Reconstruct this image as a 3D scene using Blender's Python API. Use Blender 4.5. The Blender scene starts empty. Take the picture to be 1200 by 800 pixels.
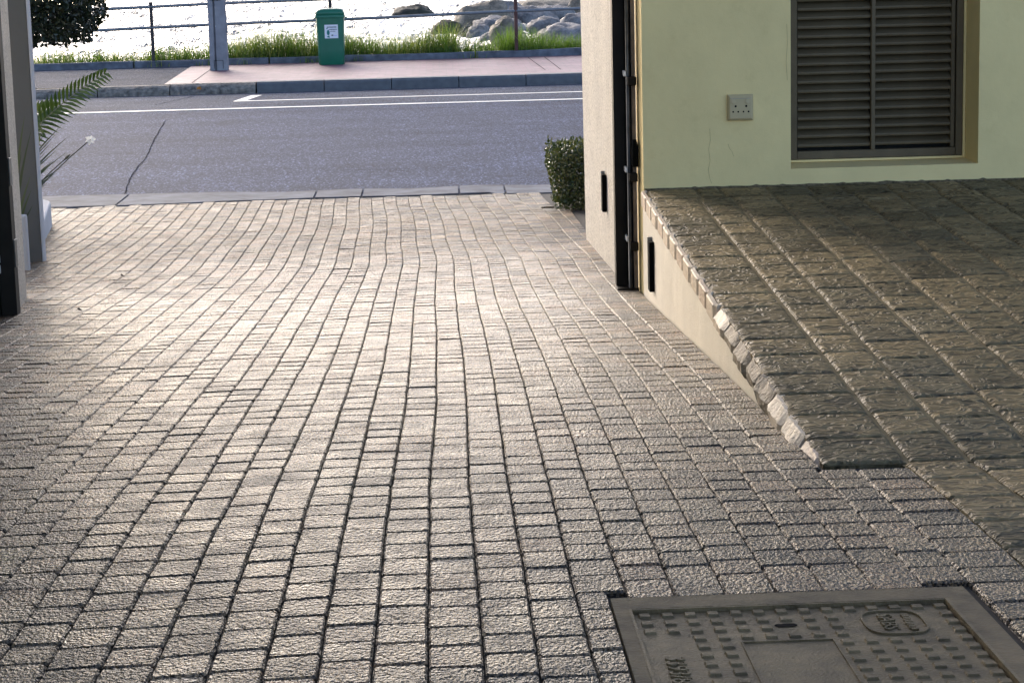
import bpy, bmesh, math, random
from mathutils import Vector, noise
R = math.radians
rnd = random.Random(7)
S = bpy.context.scene
COL = S.collection

# ------------------------------------------------------------------ camera, world, sun, exposure
def make_camera():
    f, pitch, roll, yaw = 2567.0, R(10.57), R(1.47), R(1.70)
    fw = Vector((math.sin(yaw) * math.cos(pitch), math.cos(yaw) * math.cos(pitch), -math.sin(pitch)))
    r0 = Vector((math.cos(yaw), -math.sin(yaw), 0))
    u0 = r0.cross(fw)
    r = r0 * math.cos(roll) - u0 * math.sin(roll)
    u = u0 * math.cos(roll) + r0 * math.sin(roll)
    cd = bpy.data.cameras.new('camera')
    co = bpy.data.objects.new('camera', cd)
    COL.objects.link(co)
    from mathutils import Matrix
    b = -fw
    co.matrix_world = Matrix(((r.x, u.x, b.x, 0), (r.y, u.y, b.y, 0), (r.z, u.z, b.z, 0), (0, 0, 0, 1)))
    cd.sensor_width = 36.0
    cd.lens = 36.0 * f / 1200.0
    cd.clip_start = 0.1
    cd.clip_end = 6000
    S.camera = co
make_camera()

SUN_EL, SUN_AZ = R(21), R(-22)          # azimuth measured from straight ahead, negative = to the left
SUN_VEC = Vector((math.sin(SUN_AZ) * math.cos(SUN_EL), math.cos(SUN_AZ) * math.cos(SUN_EL), math.sin(SUN_EL)))
W = bpy.data.worlds.new('World')
S.world = W
W.use_nodes = True
wn = W.node_tree
sky = wn.nodes.new('ShaderNodeTexSky')
sky.sky_type = 'NISHITA'
sky.sun_disc = False
sky.sun_elevation = SUN_EL
sky.sun_rotation = SUN_AZ
sky.dust_density = 1.2
sky.air_density = 0.42
sky.ozone_density = 0.1
bg = wn.nodes['Background']
bg.inputs['Strength'].default_value = 0.12
wn.links.new(sky.outputs[0], bg.inputs['Color'])
sd = bpy.data.lights.new('sun', 'SUN')
sd.energy = 0.5
sd.angle = R(20)
sd.color = (1.0, 0.90, 0.76)
so = bpy.data.objects.new('sun', sd)
COL.objects.link(so)
so.rotation_euler = SUN_VEC.to_track_quat('Z', 'Y').to_euler()
S.view_settings.view_transform = 'Standard'
S.view_settings.look = 'None'
S.view_settings.gamma = 1
S.view_settings.exposure = 2.0
S.cycles.max_bounces = 8
S.cycles.diffuse_bounces = 5
S.cycles.use_denoising = True

# ------------------------------------------------------------------ helpers
def link(o, parent=None):
    COL.objects.link(o)
    if parent is not None:
        o.parent = parent
    return o

def tag(o, label=None, cat=None, group=None, kind=None):
    if label: o['label'] = label
    if cat: o['category'] = cat
    if group: o['group'] = group
    if kind: o['kind'] = kind
    return o

def empty(name, loc=(0, 0, 0)):
    o = bpy.data.objects.new(name, None)
    o.location = loc
    o.empty_display_size = 0.1
    return link(o)

class MB:
    """collects vertices and faces and links them as one mesh object"""
    def __init__(s):
        s.v, s.f, s.tone = [], [], []
    def add(s, vs, fs, tone=0.0):
        n = len(s.v)
        s.v += [tuple(p) for p in vs]
        s.f += [tuple(i + n for i in q) for q in fs]
        s.tone += [tone] * len(fs)
    def box(s, x0, x1, y0, y1, z0, z1, tone=0.0):
        s.add([(x0, y0, z0), (x1, y0, z0), (x1, y1, z0), (x0, y1, z0), (x0, y0, z1), (x1, y0, z1), (x1, y1, z1), (x0, y1, z1)],
              [(0, 3, 2, 1), (4, 5, 6, 7), (0, 1, 5, 4), (1, 2, 6, 5), (2, 3, 7, 6), (3, 0, 4, 7)], tone)
    def tube(s, pts, rad, n=8, tone=0.0, caps=True):
        pts = [Vector(p) for p in pts]
        rads = rad if isinstance(rad, (list, tuple)) else [rad] * len(pts)
        vs, fs = [], []
        for i, p in enumerate(pts):
            d = (pts[min(i + 1, len(pts) - 1)] - pts[max(i - 1, 0)]).normalized()
            a = d.cross(Vector((0, 0, 1)) if abs(d.z) < 0.9 else Vector((1, 0, 0))).normalized()
            b = d.cross(a)
            for k in range(n):
                t = 2 * math.pi * k / n
                vs.append(p + (a * math.cos(t) + b * math.sin(t)) * rads[i])
        for i in range(len(pts) - 1):
            for k in range(n):
                fs.append((i * n + k, i * n + (k + 1) % n, (i + 1) * n + (k + 1) % n, (i + 1) * n + k))
        if caps:
            fs.append(tuple(range(n)))
            fs.append(tuple(range((len(pts) - 1) * n, len(pts) * n))[::-1])
        s.add(vs, fs, tone)
    def loft(s, rings, tone=0.0, cap0=True, cap1=True):
        n = len(rings[0])
        vs = [p for r in rings for p in r]
        fs = []
        for i in range(len(rings) - 1):
            for k in range(n):
                fs.append((i * n + k, i * n + (k + 1) % n, (i + 1) * n + (k + 1) % n, (i + 1) * n + k))
        if cap0: fs.append(tuple(range(n))[::-1])
        if cap1: fs.append(tuple(range((len(rings) - 1) * n, len(rings) * n)))
        s.add(vs, fs, tone)
    def build(s, name, mat, parent=None, bevel=0.0, seg=2, smooth=False, origin=None):
        me = bpy.data.meshes.new(name)
        vs = s.v if origin is None else [(x - origin[0], y - origin[1], z - origin[2]) for x, y, z in s.v]
        me.from_pydata(vs, [], s.f)
        if any(s.tone):
            at = me.attributes.new('tone', 'FLOAT', 'FACE')
            at.data.foreach_set('value', s.tone)
        me.materials.append(mat)
        if smooth:
            me.polygons.foreach_set('use_smooth', [True] * len(me.polygons))
        me.update()
        o = bpy.data.objects.new(name, me)
        if origin is not None: o.location = origin
        link(o, parent)
        if bevel:
            m = o.modifiers.new('bevel', 'BEVEL')
            m.width, m.segments, m.limit_method = bevel, seg, 'ANGLE'
        return o

def rrect(w, d, r, z, cx=0, cy=0, n=5):
    """rounded rectangle ring"""
    out = []
    for (sx, sy, a0) in ((1, 1, 0), (-1, 1, 90), (-1, -1, 180), (1, -1, 270)):
        for k in range(n):
            a = R(a0 + 90 * k / (n - 1))
            out.append((cx + sx * (w / 2 - r) + r * math.cos(a), cy + sy * (d / 2 - r) + r * math.sin(a), z))
    return out

# ------------------------------------------------------------------ materials
def new_mat(name):
    m = bpy.data.materials.new(name)
    m.use_nodes = True
    return m, m.node_tree, m.node_tree.nodes['Principled BSDF']

def N(nt, typ, **kw):
    n = nt.nodes.new(typ)
    for k, v in kw.items():
        if k.startswith('i_'):
            n.inputs[k[2:].replace('_', ' ')].default_value = v
        else:
            setattr(n, k, v)
    return n

def ramp(nt, src, stops, interp='LINEAR'):
    r = N(nt, 'ShaderNodeValToRGB')
    r.color_ramp.interpolation = interp
    el = r.color_ramp.elements
    while len(el) < len(stops): el.new(0.5)
    for e, (p, c) in zip(el, stops):
        e.position = p
        e.color = (*c, 1) if len(c) == 3 else c
    nt.links.new(src, r.inputs[0])
    return r.outputs[0]

def texco(nt, scale=(1, 1, 1), obj=True, rot=(0, 0, 0)):
    """world-metre coordinates (from the object, or the geometry position)"""
    mp = N(nt, 'ShaderNodeMapping')
    mp.inputs['Scale'].default_value = scale
    mp.inputs['Rotation'].default_value = rot
    if obj:
        nt.links.new(N(nt, 'ShaderNodeTexCoord').outputs['Object'], mp.inputs[0])
    else:
        nt.links.new(N(nt, 'ShaderNodeNewGeometry').outputs['Position'], mp.inputs[0])
    return mp.outputs[0]

def noise_tex(nt, vec, scale, detail=4, rough=0.55):
    n = N(nt, 'ShaderNodeTexNoise')
    n.inputs['Scale'].default_value = scale
    n.inputs['Detail'].default_value = detail
    n.inputs['Roughness'].default_value = rough
    nt.links.new(vec, n.inputs['Vector'])
    return n.outputs['Fac']

def math_node(nt, op, a, b):
    n = N(nt, 'ShaderNodeMath', operation=op)
    for i, x in enumerate((a, b)):
        if isinstance(x, (int, float)): n.inputs[i].default_value = x
        else: nt.links.new(x, n.inputs[i])
    return n.outputs[0]

def mix_col(nt, fac, a, b, mode='MIX'):
    n = N(nt, 'ShaderNodeMix', data_type='RGBA', blend_type=mode)
    for sock, x in ((n.inputs[0], fac), (n.inputs[6], a), (n.inputs[7], b)):
        if isinstance(x, (int, float)): sock.default_value = x
        elif isinstance(x, tuple): sock.default_value = (*x, 1) if len(x) == 3 else x
        else: nt.links.new(x, sock)
    return n.outputs[2]

def bump(nt, bsdf, h, strength, dist, prev=None):
    b = N(nt, 'ShaderNodeBump')
    b.inputs['Strength'].default_value = strength
    b.inputs['Distance'].default_value = dist
    nt.links.new(h, b.inputs['Height'])
    if prev is not None: nt.links.new(prev, b.inputs['Normal'])
    nt.links.new(b.outputs[0], bsdf.inputs['Normal'])
    return b.outputs[0]

def piece_random(nt):
    """one number per piece: the object's own, plus the face attribute where pieces are joined"""
    a = N(nt, 'ShaderNodeAttribute', attribute_name='tone')
    o = N(nt, 'ShaderNodeObjectInfo')
    return math_node(nt, 'FRACT', math_node(nt, 'ADD', a.outputs['Fac'], o.outputs['Random']), 0.0)

def simple(name, col, rough=0.6, metal=0.0, spec=0.5, var=0.15, scale=20, bmp=0.0, bscale=200, bdist=0.002, obj=True):
    m, nt, b = new_mat(name)
    v = texco(nt, obj=obj)
    n = noise_tex(nt, v, scale, 5)
    dark = tuple(c * (1 - var) for c in col)
    lite = tuple(min(1, c * (1 + var)) for c in col)
    nt.links.new(ramp(nt, n, [(0.3, dark), (0.7, lite)]), b.inputs['Base Color'])
    b.inputs['Roughness'].default_value = rough
    b.inputs['Metallic'].default_value = metal
    b.inputs['Specular IOR Level'].default_value = spec
    if bmp:
        bump(nt, b, noise_tex(nt, v, bscale, 3), bmp, bdist)
    return m

def mat_paver():
    m, nt, b = new_mat('paver_concrete')
    v = texco(nt, obj=False)
    rn = piece_random(nt)
    base = ramp(nt, rn, [(0.0, (0.035, 0.027, 0.018)), (0.10, (0.07, 0.052, 0.031)), (0.3, (0.120, 0.088, 0.050)), (0.6, (0.142, 0.102, 0.058)), (0.82, (0.17, 0.108, 0.060)), (1.0, (0.23, 0.172, 0.106))])
    va = texco(nt, (1, 0.6, 1), obj=False)
    g = noise_tex(nt, va, 190, 2, 0.6)
    spk = ramp(nt, g, [(0.39, (0.06, 0.055, 0.05)), (0.5, (1, 1, 1)), (0.62, (2.6, 2.45, 2.2))])
    c = mix_col(nt, 1.0, base, spk, 'MULTIPLY')
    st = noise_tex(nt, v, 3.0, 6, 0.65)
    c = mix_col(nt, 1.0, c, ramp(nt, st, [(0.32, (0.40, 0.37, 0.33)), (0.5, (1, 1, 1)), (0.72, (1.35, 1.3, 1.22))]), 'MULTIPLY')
    c = mix_col(nt, 1.0, c, ramp(nt, noise_tex(nt, v, 1.7, 4, 0.6), [(0.35, (1.08, 0.98, 0.92)), (0.5, (1, 1, 1)), (0.65, (0.93, 0.97, 0.93))]), 'MULTIPLY')
    c = mix_col(nt, 1.0, c, ramp(nt, noise_tex(nt, v, 4.6, 5, 0.7), [(0.60, (1, 1, 1)), (0.72, (0.72, 0.86, 0.66))]), 'MULTIPLY')      # algae
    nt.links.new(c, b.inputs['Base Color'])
    ro = ramp(nt, noise_tex(nt, v, 9, 4), [(0.3, (0.33,) * 3), (0.7, (0.50,) * 3)])
    nt.links.new(ro, b.inputs['Roughness'])
    # gloss lowered beyond the gate, standing in for the shade out there
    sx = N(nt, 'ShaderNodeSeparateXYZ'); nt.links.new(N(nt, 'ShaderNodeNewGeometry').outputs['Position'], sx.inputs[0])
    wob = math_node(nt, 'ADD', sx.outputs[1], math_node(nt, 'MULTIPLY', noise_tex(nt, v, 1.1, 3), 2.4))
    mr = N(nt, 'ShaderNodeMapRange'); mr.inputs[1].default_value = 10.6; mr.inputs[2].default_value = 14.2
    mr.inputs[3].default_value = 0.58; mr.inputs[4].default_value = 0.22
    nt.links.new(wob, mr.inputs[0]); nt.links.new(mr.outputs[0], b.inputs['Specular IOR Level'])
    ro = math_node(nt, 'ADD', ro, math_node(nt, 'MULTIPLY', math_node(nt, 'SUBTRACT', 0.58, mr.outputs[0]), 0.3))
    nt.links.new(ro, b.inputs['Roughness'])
    h = noise_tex(nt, va, 135, 2, 0.6)
    p = bump(nt, b, h, 1.0, 0.042)
    bump(nt, b, noise_tex(nt, v, 28, 3, 0.5), 0.5, 0.012, p)
    return m

def mat_tile():
    m, nt, b = new_mat('riven_stone')
    rn = piece_random(nt)
    v0 = texco(nt, obj=False)
    off = N(nt, 'ShaderNodeCombineXYZ')
    k = math_node(nt, 'MULTIPLY', rn, 37.0)
    nt.links.new(k, off.inputs[0]); nt.links.new(k, off.inputs[2])
    va = N(nt, 'ShaderNodeVectorMath', operation='ADD')
    nt.links.new(v0, va.inputs[0]); nt.links.new(off.outputs[0], va.inputs[1])
    mp = N(nt, 'ShaderNodeMapping')
    mp.inputs['Scale'].default_value = (12, 15, 12)
    mp.inputs['Rotation'].default_value = (0, 0, 0.12)
    nt.links.new(va.outputs[0], mp.inputs[0])
    w = N(nt, 'ShaderNodeTexNoise')
    w.inputs['Scale'].default_value = 1.5; w.inputs['Detail'].default_value = 1.6
    w.inputs['Roughness'].default_value = 0.5; w.inputs['Distortion'].default_value = 1.2
    nt.links.new(mp.outputs[0], w.inputs['Vector'])
    base = ramp(nt, rn, [(0.0, (0.135, 0.106, 0.055)), (0.35, (0.20, 0.153, 0.077)), (0.7, (0.265, 0.197, 0.097)), (1.0, (0.145, 0.120, 0.068))])
    c = mix_col(nt, 1.0, base, ramp(nt, w.outputs['Fac'], [(0.35, (0.62, 0.62, 0.62)), (0.65, (1.28, 1.25, 1.2))]), 'MULTIPLY')
    c = mix_col(nt, 1.0, c, ramp(nt, noise_tex(nt, v0, 5, 6, 0.65), [(0.3, (0.68,) * 3), (0.7, (1.15,) * 3)]), 'MULTIPLY')
    ridge = math_node(nt, 'ABSOLUTE', math_node(nt, 'SUBTRACT', w.outputs['Fac'], 0.5), 0.0)
    c = mix_col(nt, 1.0, c, ramp(nt, ridge, [(0.0, (1.55, 1.5, 1.4)), (0.035, (1.0, 1.0, 1.0)), (0.12, (0.72, 0.72, 0.72))]), 'MULTIPLY')  # crests lightened and valleys darkened in colour, as light and shade on the relief
    nt.links.new(c, b.inputs['Base Color'])
    nt.links.new(ramp(nt, noise_tex(nt, v0, 14, 4), [(0.3, (0.5,) * 3), (0.7, (0.68,) * 3)]), b.inputs['Roughness'])
    p = bump(nt, b, math_node(nt, 'SUBTRACT', 0.5, ridge), 1.0, 0.035)
    b.inputs['Specular IOR Level'].default_value = 0.16
    bump(nt, b, noise_tex(nt, v0, 120, 3), 0.5, 0.004, p)
    return m

def mat_plaster(name, col, grain=0.5, streak=False, obj=False):
    m, nt, b = new_mat(name)
    v = texco(nt, obj=obj)
    n1 = noise_tex(nt, v, 2.2, 6, 0.6)
    c = ramp(nt, n1, [(0.3, tuple(x * 0.90 for x in col)), (0.7, tuple(min(1, x * 1.06) for x in col))])
    if streak:
        vs = texco(nt, (60, 60, 4), obj=obj)
        s = noise_tex(nt, vs, 3, 4, 0.7)
        c = mix_col(nt, 1.0, c, ramp(nt, s, [(0.35, (0.70, 0.68, 0.64)), (0.52, (1, 1, 1)), (0.7, (1.12, 1.12, 1.1))]), 'MULTIPLY')
        c = mix_col(nt, 1.0, c, ramp(nt, noise_tex(nt, v, 95, 3, 0.65), [(0.36, (0.52, 0.49, 0.45)), (0.48, (1, 1, 1)), (0.64, (1.22, 1.22, 1.22))]), 'MULTIPLY')
    dirt = noise_tex(nt, v, 9, 6, 0.7)
    c = mix_col(nt, 1.0, c, ramp(nt, dirt, [(0.25, (0.93, 0.92, 0.90)), (0.42, (1, 1, 1))]), 'MULTIPLY')
    nt.links.new(c, b.inputs['Base Color'])
    b.inputs['Roughness'].default_value = 0.75
    b.inputs['Specular IOR Level'].default_value = 0.3
    p = bump(nt, b, noise_tex(nt, v, 160, 4, 0.7), grain, 0.010 if streak else 0.003)
    bump(nt, b, noise_tex(nt, v, 6, 3, 0.5), 0.35, 0.02, p)
    return m

def mat_asphalt(name, col, spk=1.0):
    m, nt, b = new_mat(name)
    v = texco(nt, obj=False)
    vo = N(nt, 'ShaderNodeTexVoronoi')
    vo.inputs['Scale'].default_value = 85
    nt.links.new(texco(nt, (1, 0.28, 1), obj=False), vo.inputs['Vector'])
    sep = N(nt, 'ShaderNodeSeparateColor')
    nt.links.new(vo.outputs['Color'], sep.inputs[0])
    stone = ramp(nt, sep.outputs[0], [(0.0, tuple(c * 0.6 for c in col)), (0.6, col), (0.85, tuple(c * (1 + 0.8 * spk) for c in col)), (1.0, tuple(c * (1 + 2.2 * spk) for c in col))])
    n1 = noise_tex(nt, texco(nt, (0.12, 1.6, 1), obj=False), 0.8, 5, 0.6)       # bands worn along the lanes
    n2 = noise_tex(nt, v, 0.9, 6, 0.65)
    stone = mix_col(nt, 1.0, stone, ramp(nt, n2, [(0.32, (0.72,) * 3), (0.5, (1, 1, 1)), (0.7, (1.16,) * 3)]), 'MULTIPLY')
    c = mix_col(nt, 1.0, stone, ramp(nt, n1, [(0.3, (0.76,) * 3), (0.7, (1.18,) * 3)]), 'MULTIPLY')
    nt.links.new(c, b.inputs['Base Color'])
    b.inputs['Roughness'].default_value = 0.8
    b.inputs['Specular IOR Level'].default_value = 0.04
    bump(nt, b, sep.outputs[1], 0.8, 0.006)
    return m

def mat_brick_pavement():
    m, nt, b = new_mat('pink_brick_paving')
    v = texco(nt, obj=False)
    br = N(nt, 'ShaderNodeTexBrick')
    br.inputs['Color1'].default_value = (0.17, 0.070, 0.088, 1)
    br.inputs['Color2'].default_value = (0.22, 0.105, 0.125, 1)
    br.inputs['Mortar'].default_value = (0.145, 0.08, 0.09, 1)
    br.inputs['Scale'].default_value = 1.0
    br.inputs['Mortar Size'].default_value = 0.008
    br.inputs['Brick Width'].default_value = 0.21
    br.inputs['Row Height'].default_value = 0.21
    nt.links.new(v, br.inputs['Vector'])
    n1 = noise_tex(nt, texco(nt, (1.6, 0.8, 1), obj=False), 1.5, 6, 0.7)
    c = mix_col(nt, 1.0, br.outputs[0], ramp(nt, n1, [(0.32, (0.66, 0.66, 0.72)), (0.5, (1, 1, 1)), (0.7, (1.3, 1.28, 1.25))]), 'MULTIPLY')
    nt.links.new(c, b.inputs['Base Color'])
    b.inputs['Roughness'].default_value = 0.6
    bump(nt, b, br.outputs['Fac'], -0.5, 0.004)
    return m

def mat_water():
    m, nt, b = new_mat('sea_water')
    v = texco(nt, (1.6, 0.6, 1), obj=False)
    b.inputs['Base Color'].default_value = (0.015, 0.06, 0.10, 1)
    b.inputs['Roughness'].default_value = 0.08
    b.inputs['IOR'].default_value = 1.33
    p = bump(nt, b, noise_tex(nt, v, 2.2, 3, 0.55), 0.6, 0.2)
    bump(nt, b, noise_tex(nt, texco(nt, (1.1, 0.24, 1), obj=False), 1.0, 5, 0.62), 1.0, 7.0, p)
    return m

def mat_leaf(name, cols, rough=0.35, trans=0.25, tint=(1.5, 1.6, 0.7)):
    m, nt, b = new_mat(name)
    rn = piece_random(nt)
    n = len(cols)
    c = ramp(nt, rn, [(i / (n - 1), x) for i, x in enumerate(cols)])
    nt.links.new(c, b.inputs['Base Color'])
    b.inputs['Roughness'].default_value = rough
    tr = N(nt, 'ShaderNodeBsdfTranslucent')
    nt.links.new(mix_col(nt, 1.0, c, tint, 'MULTIPLY'), tr.inputs[0])
    mx = N(nt, 'ShaderNodeMixShader')
    mx.inputs[0].default_value = trans
    nt.links.new(b.outputs[0], mx.inputs[1]); nt.links.new(tr.outputs[0], mx.inputs[2])
    nt.links.new(mx.outputs[0], nt.nodes['Material Output'].inputs[0])
    return m

def mat_rock(name, a, c2):
    m, nt, b = new_mat(name)
    v = texco(nt, obj=True)
    n = noise_tex(nt, v, 1.2, 8, 0.65)
    c = ramp(nt, n, [(0.3, a), (0.7, c2)])
    nt.links.new(mix_col(nt, 1.0, c, ramp(nt, noise_tex(nt, v, 9, 5, 0.7), [(0.3, (0.6,) * 3), (0.6, (1.1,) * 3)]), 'MULTIPLY'), b.inputs['Base Color'])
    b.inputs['Roughness'].default_value = 0.7
    bump(nt, b, noise_tex(nt, v, 4, 8, 0.7), 0.8, 0.12)
    return m

M = dict(
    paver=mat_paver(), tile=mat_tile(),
    bed=simple('sandy_joint', (0.036, 0.028, 0.019), 0.9, var=0.4, scale=30, bmp=0.6, bscale=300, obj=False),
    mortar=simple('pale_mortar', (0.19, 0.150, 0.082), 0.95, spec=0.1, var=0.35, scale=12, bmp=0.3, bscale=150, bdist=0.003, obj=False),
    wall=mat_plaster('cream_wall_paint', (0.86, 0.67, 0.30), 0.3),
    rough=mat_plaster('rough_cream_plaster', (0.66, 0.60, 0.50), 0.9, True),
    retain=mat_plaster('retaining_plaster', (0.80, 0.73, 0.60), 0.8),
    column=mat_plaster('grey_column_paint', (0.118, 0.120, 0.112), 0.2),
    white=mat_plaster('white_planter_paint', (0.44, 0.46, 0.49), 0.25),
    soffit=mat_plaster('soffit_paint', (0.75, 0.72, 0.62), 0.2),
    edgebrick=simple('edging_brick', (0.56, 0.45, 0.32), 0.6, var=0.3, scale=14, bmp=0.7, bscale=90, bdist=0.006),
    bounce_floor=simple('bounce_floor_concrete', (0.56, 0.50, 0.40), 0.85, var=0.12, scale=3, bmp=0.4, bscale=60, bdist=0.004, obj=False),
    asphalt=mat_asphalt('road_asphalt', (0.048, 0.062, 0.105), 1.0),
    asphalt2=mat_asphalt('lane_asphalt', (0.062, 0.075, 0.108), 0.7),
    path=mat_asphalt('footpath_asphalt', (0.058, 0.068, 0.095), 0.6),
    tar=simple('tar_seam', (0.022, 0.022, 0.026), 1.0, spec=0.0, obj=False),
    paint=simple('road_paint', (0.74, 0.72, 0.66), 0.6, var=0.15, scale=25, obj=False),
    pink=mat_brick_pavement(),
    kerb=simple('precast_kerb', (0.12, 0.125, 0.13), 0.75, var=0.2, scale=8, bmp=0.5, bscale=60, bdist=0.004, obj=False),
    stone=simple('rough_kerb_stone', (0.22, 0.19, 0.155), 0.85, var=0.6, scale=14, bmp=1.0, bscale=25, bdist=0.03, obj=False),
    concrete=simple('old_concrete', (0.13, 0.14, 0.16), 0.85, spec=0.2, var=0.4, scale=6, bmp=0.5, bscale=50, bdist=0.005, obj=False),
    polecon=simple('pole_concrete', (0.26, 0.26, 0.265), 0.8, var=0.2, scale=7, bmp=0.4, bscale=60, bdist=0.004),
    dark=simple('dark_stain', (0.04, 0.04, 0.04), 0.8),
    steel=simple('black_steel', (0.016, 0.013, 0.009), 0.6, spec=0.15, var=0.3, scale=9),
    steel2=simple('worn_steel', (0.10, 0.095, 0.085), 0.4, metal=0.6, var=0.4, scale=14),
    rusty=simple('rusty_channel', (0.20, 0.145, 0.10), 0.6, var=0.4, scale=16),
    zinc=simple('galvanised_pipe', (0.20, 0.22, 0.23), 0.5, metal=0.35, var=0.2, scale=10),
    rust=simple('rusty_post', (0.10, 0.042, 0.032), 0.75, var=0.4, scale=12),
    darkpost=simple('dark_post', (0.045, 0.038, 0.036), 0.75, var=0.3, scale=12),
    bolt=simple('pale_bolt', (0.75, 0.74, 0.70), 0.4),
    bin=simple('green_plastic', (0.010, 0.145, 0.078), 0.38, var=0.12, scale=4, bmp=0.15, bscale=220),
    label=simple('sticker_white', (0.80, 0.82, 0.82), 0.5, var=0.03),
    ink=simple('sticker_ink', (0.12, 0.16, 0.17), 0.6),
    teal=simple('sticker_teal', (0.02, 0.20, 0.17), 0.6),
    lilac=simple('sticker_lilac', (0.60, 0.56, 0.78), 0.6),
    iron=simple('cast_iron', (0.165, 0.117, 0.055), 0.6, metal=0.0, spec=0.25, var=0.4, scale=14, bmp=0.8, bscale=170, bdist=0.005, obj=False),
    louvre=simple('louvre_metal', (0.135, 0.100, 0.054), 0.6, spec=0.25, var=0.15, scale=9),
    louvrein=simple('louvre_void', (0.012, 0.012, 0.011), 0.9),
    socket=simple('socket_plastic', (0.52, 0.41, 0.215), 0.45, spec=0.3, var=0.04),
    black=simple('black_void', (0.006, 0.006, 0.006), 0.9, spec=0.05),
    fitting=simple('fitting_grey', (0.30, 0.29, 0.27), 0.5),
    water=mat_water(),
    bank=simple('bank_soil', (0.10, 0.095, 0.055), 0.9, var=0.5, scale=3, bmp=0.8, bscale=12, bdist=0.05, obj=False),
    soil=simple('planter_soil', (0.05, 0.04, 0.03), 0.95, var=0.4, scale=15, bmp=0.8, bscale=60, bdist=0.01, obj=False),
    grass=mat_leaf('grass_blades', [(0.07, 0.12, 0.018), (0.14, 0.225, 0.034), (0.21, 0.29, 0.055), (0.31, 0.31, 0.11)], 0.5, 0.35),
    hedge=mat_leaf('hedge_leaves', [(0.018, 0.032, 0.010), (0.045, 0.07, 0.022), (0.085, 0.10, 0.035), (0.13, 0.13, 0.055)], 0.28, 0.15),
    crown=mat_leaf('tree_leaves', [(0.012, 0.022, 0.010), (0.022, 0.034, 0.014), (0.035, 0.045, 0.02)], 0.35, 0.08),
    palm=mat_leaf('palm_leaves', [(0.04, 0.075, 0.016), (0.085, 0.125, 0.030), (0.17, 0.19, 0.055)], 0.35, 0.2),
    strap=mat_leaf('strap_leaves', [(0.02, 0.035, 0.012), (0.04, 0.062, 0.02), (0.075, 0.10, 0.03)], 0.4, 0.1),
    stem=simple('palm_rib', (0.28, 0.27, 0.16), 0.6),
    darkstem=simple('flower_stem', (0.05, 0.06, 0.03), 0.6),
    petal=mat_leaf('white_petal', [(0.85, 0.85, 0.82), (0.9, 0.9, 0.86)], 0.5, 0.5, (1, 1, 1)),
    edgebrick2=simple('edging_brick_pink', (0.50, 0.375, 0.265), 0.6, var=0.3, scale=14, bmp=0.7, bscale=90, bdist=0.006),
    crackline=simple('crack_line', (0.58, 0.45, 0.21), 0.9, spec=0.1),
    edgestone=simple('edging_stone', (0.27, 0.215, 0.145), 0.7, var=0.4, scale=16, bmp=0.9, bscale=70, bdist=0.01),
    grit=simple('foot_grit', (0.13, 0.10, 0.058), 0.95, spec=0.1, var=0.6, scale=60, obj=False),
    bark=simple('bark', (0.09, 0.07, 0.055), 0.9, var=0.4, scale=20, bmp=0.8, bscale=40, bdist=0.01),
    dry=simple('dry_leaf', (0.045, 0.03, 0.02), 0.8),
    orange=simple('orange_leaf', (0.55, 0.20, 0.03), 0.7),
    rock=mat_rock('granite', (0.10, 0.09, 0.085), (0.40, 0.36, 0.33)),
    rockb=mat_rock('brown_granite', (0.10, 0.078, 0.055), (0.42, 0.33, 0.23)),
    rockd=mat_rock('weedy_rock', (0.022, 0.02, 0.014), (0.085, 0.075, 0.042)),
)

# ------------------------------------------------------------------ levels (camera at the origin, metres)
_gy = [-8, 3.32, 4.16, 4.57, 6.62, 9.0, 10.73, 13.0, 15.5, 17.0, 32.7]
_gz = [-1.10, -1.164, -1.200, -1.222, -1.364, -1.545, -1.665, -1.79, -1.90, -1.945, -2.25]
def gz(y):
    for i in range(len(_gy) - 1):
        if y <= _gy[i + 1]:
            t = (y - _gy[i]) / (_gy[i + 1] - _gy[i])
            return _gz[i] + t * (_gz[i + 1] - _gz[i])
    return _gz[-1]
def pz(y):                       # raised platform
    if y < 5: return gz(y) + 0.003
    return -1.2493 + (y - 5) * (0.1313 / 4.5)
ROAD_Y0, ROAD_Y1 = 17.0, 32.7
PAVE_Z = -2.10
SEA_Z = -5.0

def strip(name, x0, x1, ys, zf, mat, parent=None, nx=1):
    mb = MB()
    vs, fs = [], []
    for y in ys:
        for i in range(nx + 1):
            vs.append((x0 + (x1 - x0) * i / nx, y, zf(y)))
    for j in range(len(ys) - 1):
        for i in range(nx):
            a = j * (nx + 1) + i
            fs.append((a, a + 1, a + nx + 2, a + nx + 1))
    mb.add(vs, fs)
    return mb.build(name, mat, parent)

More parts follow.
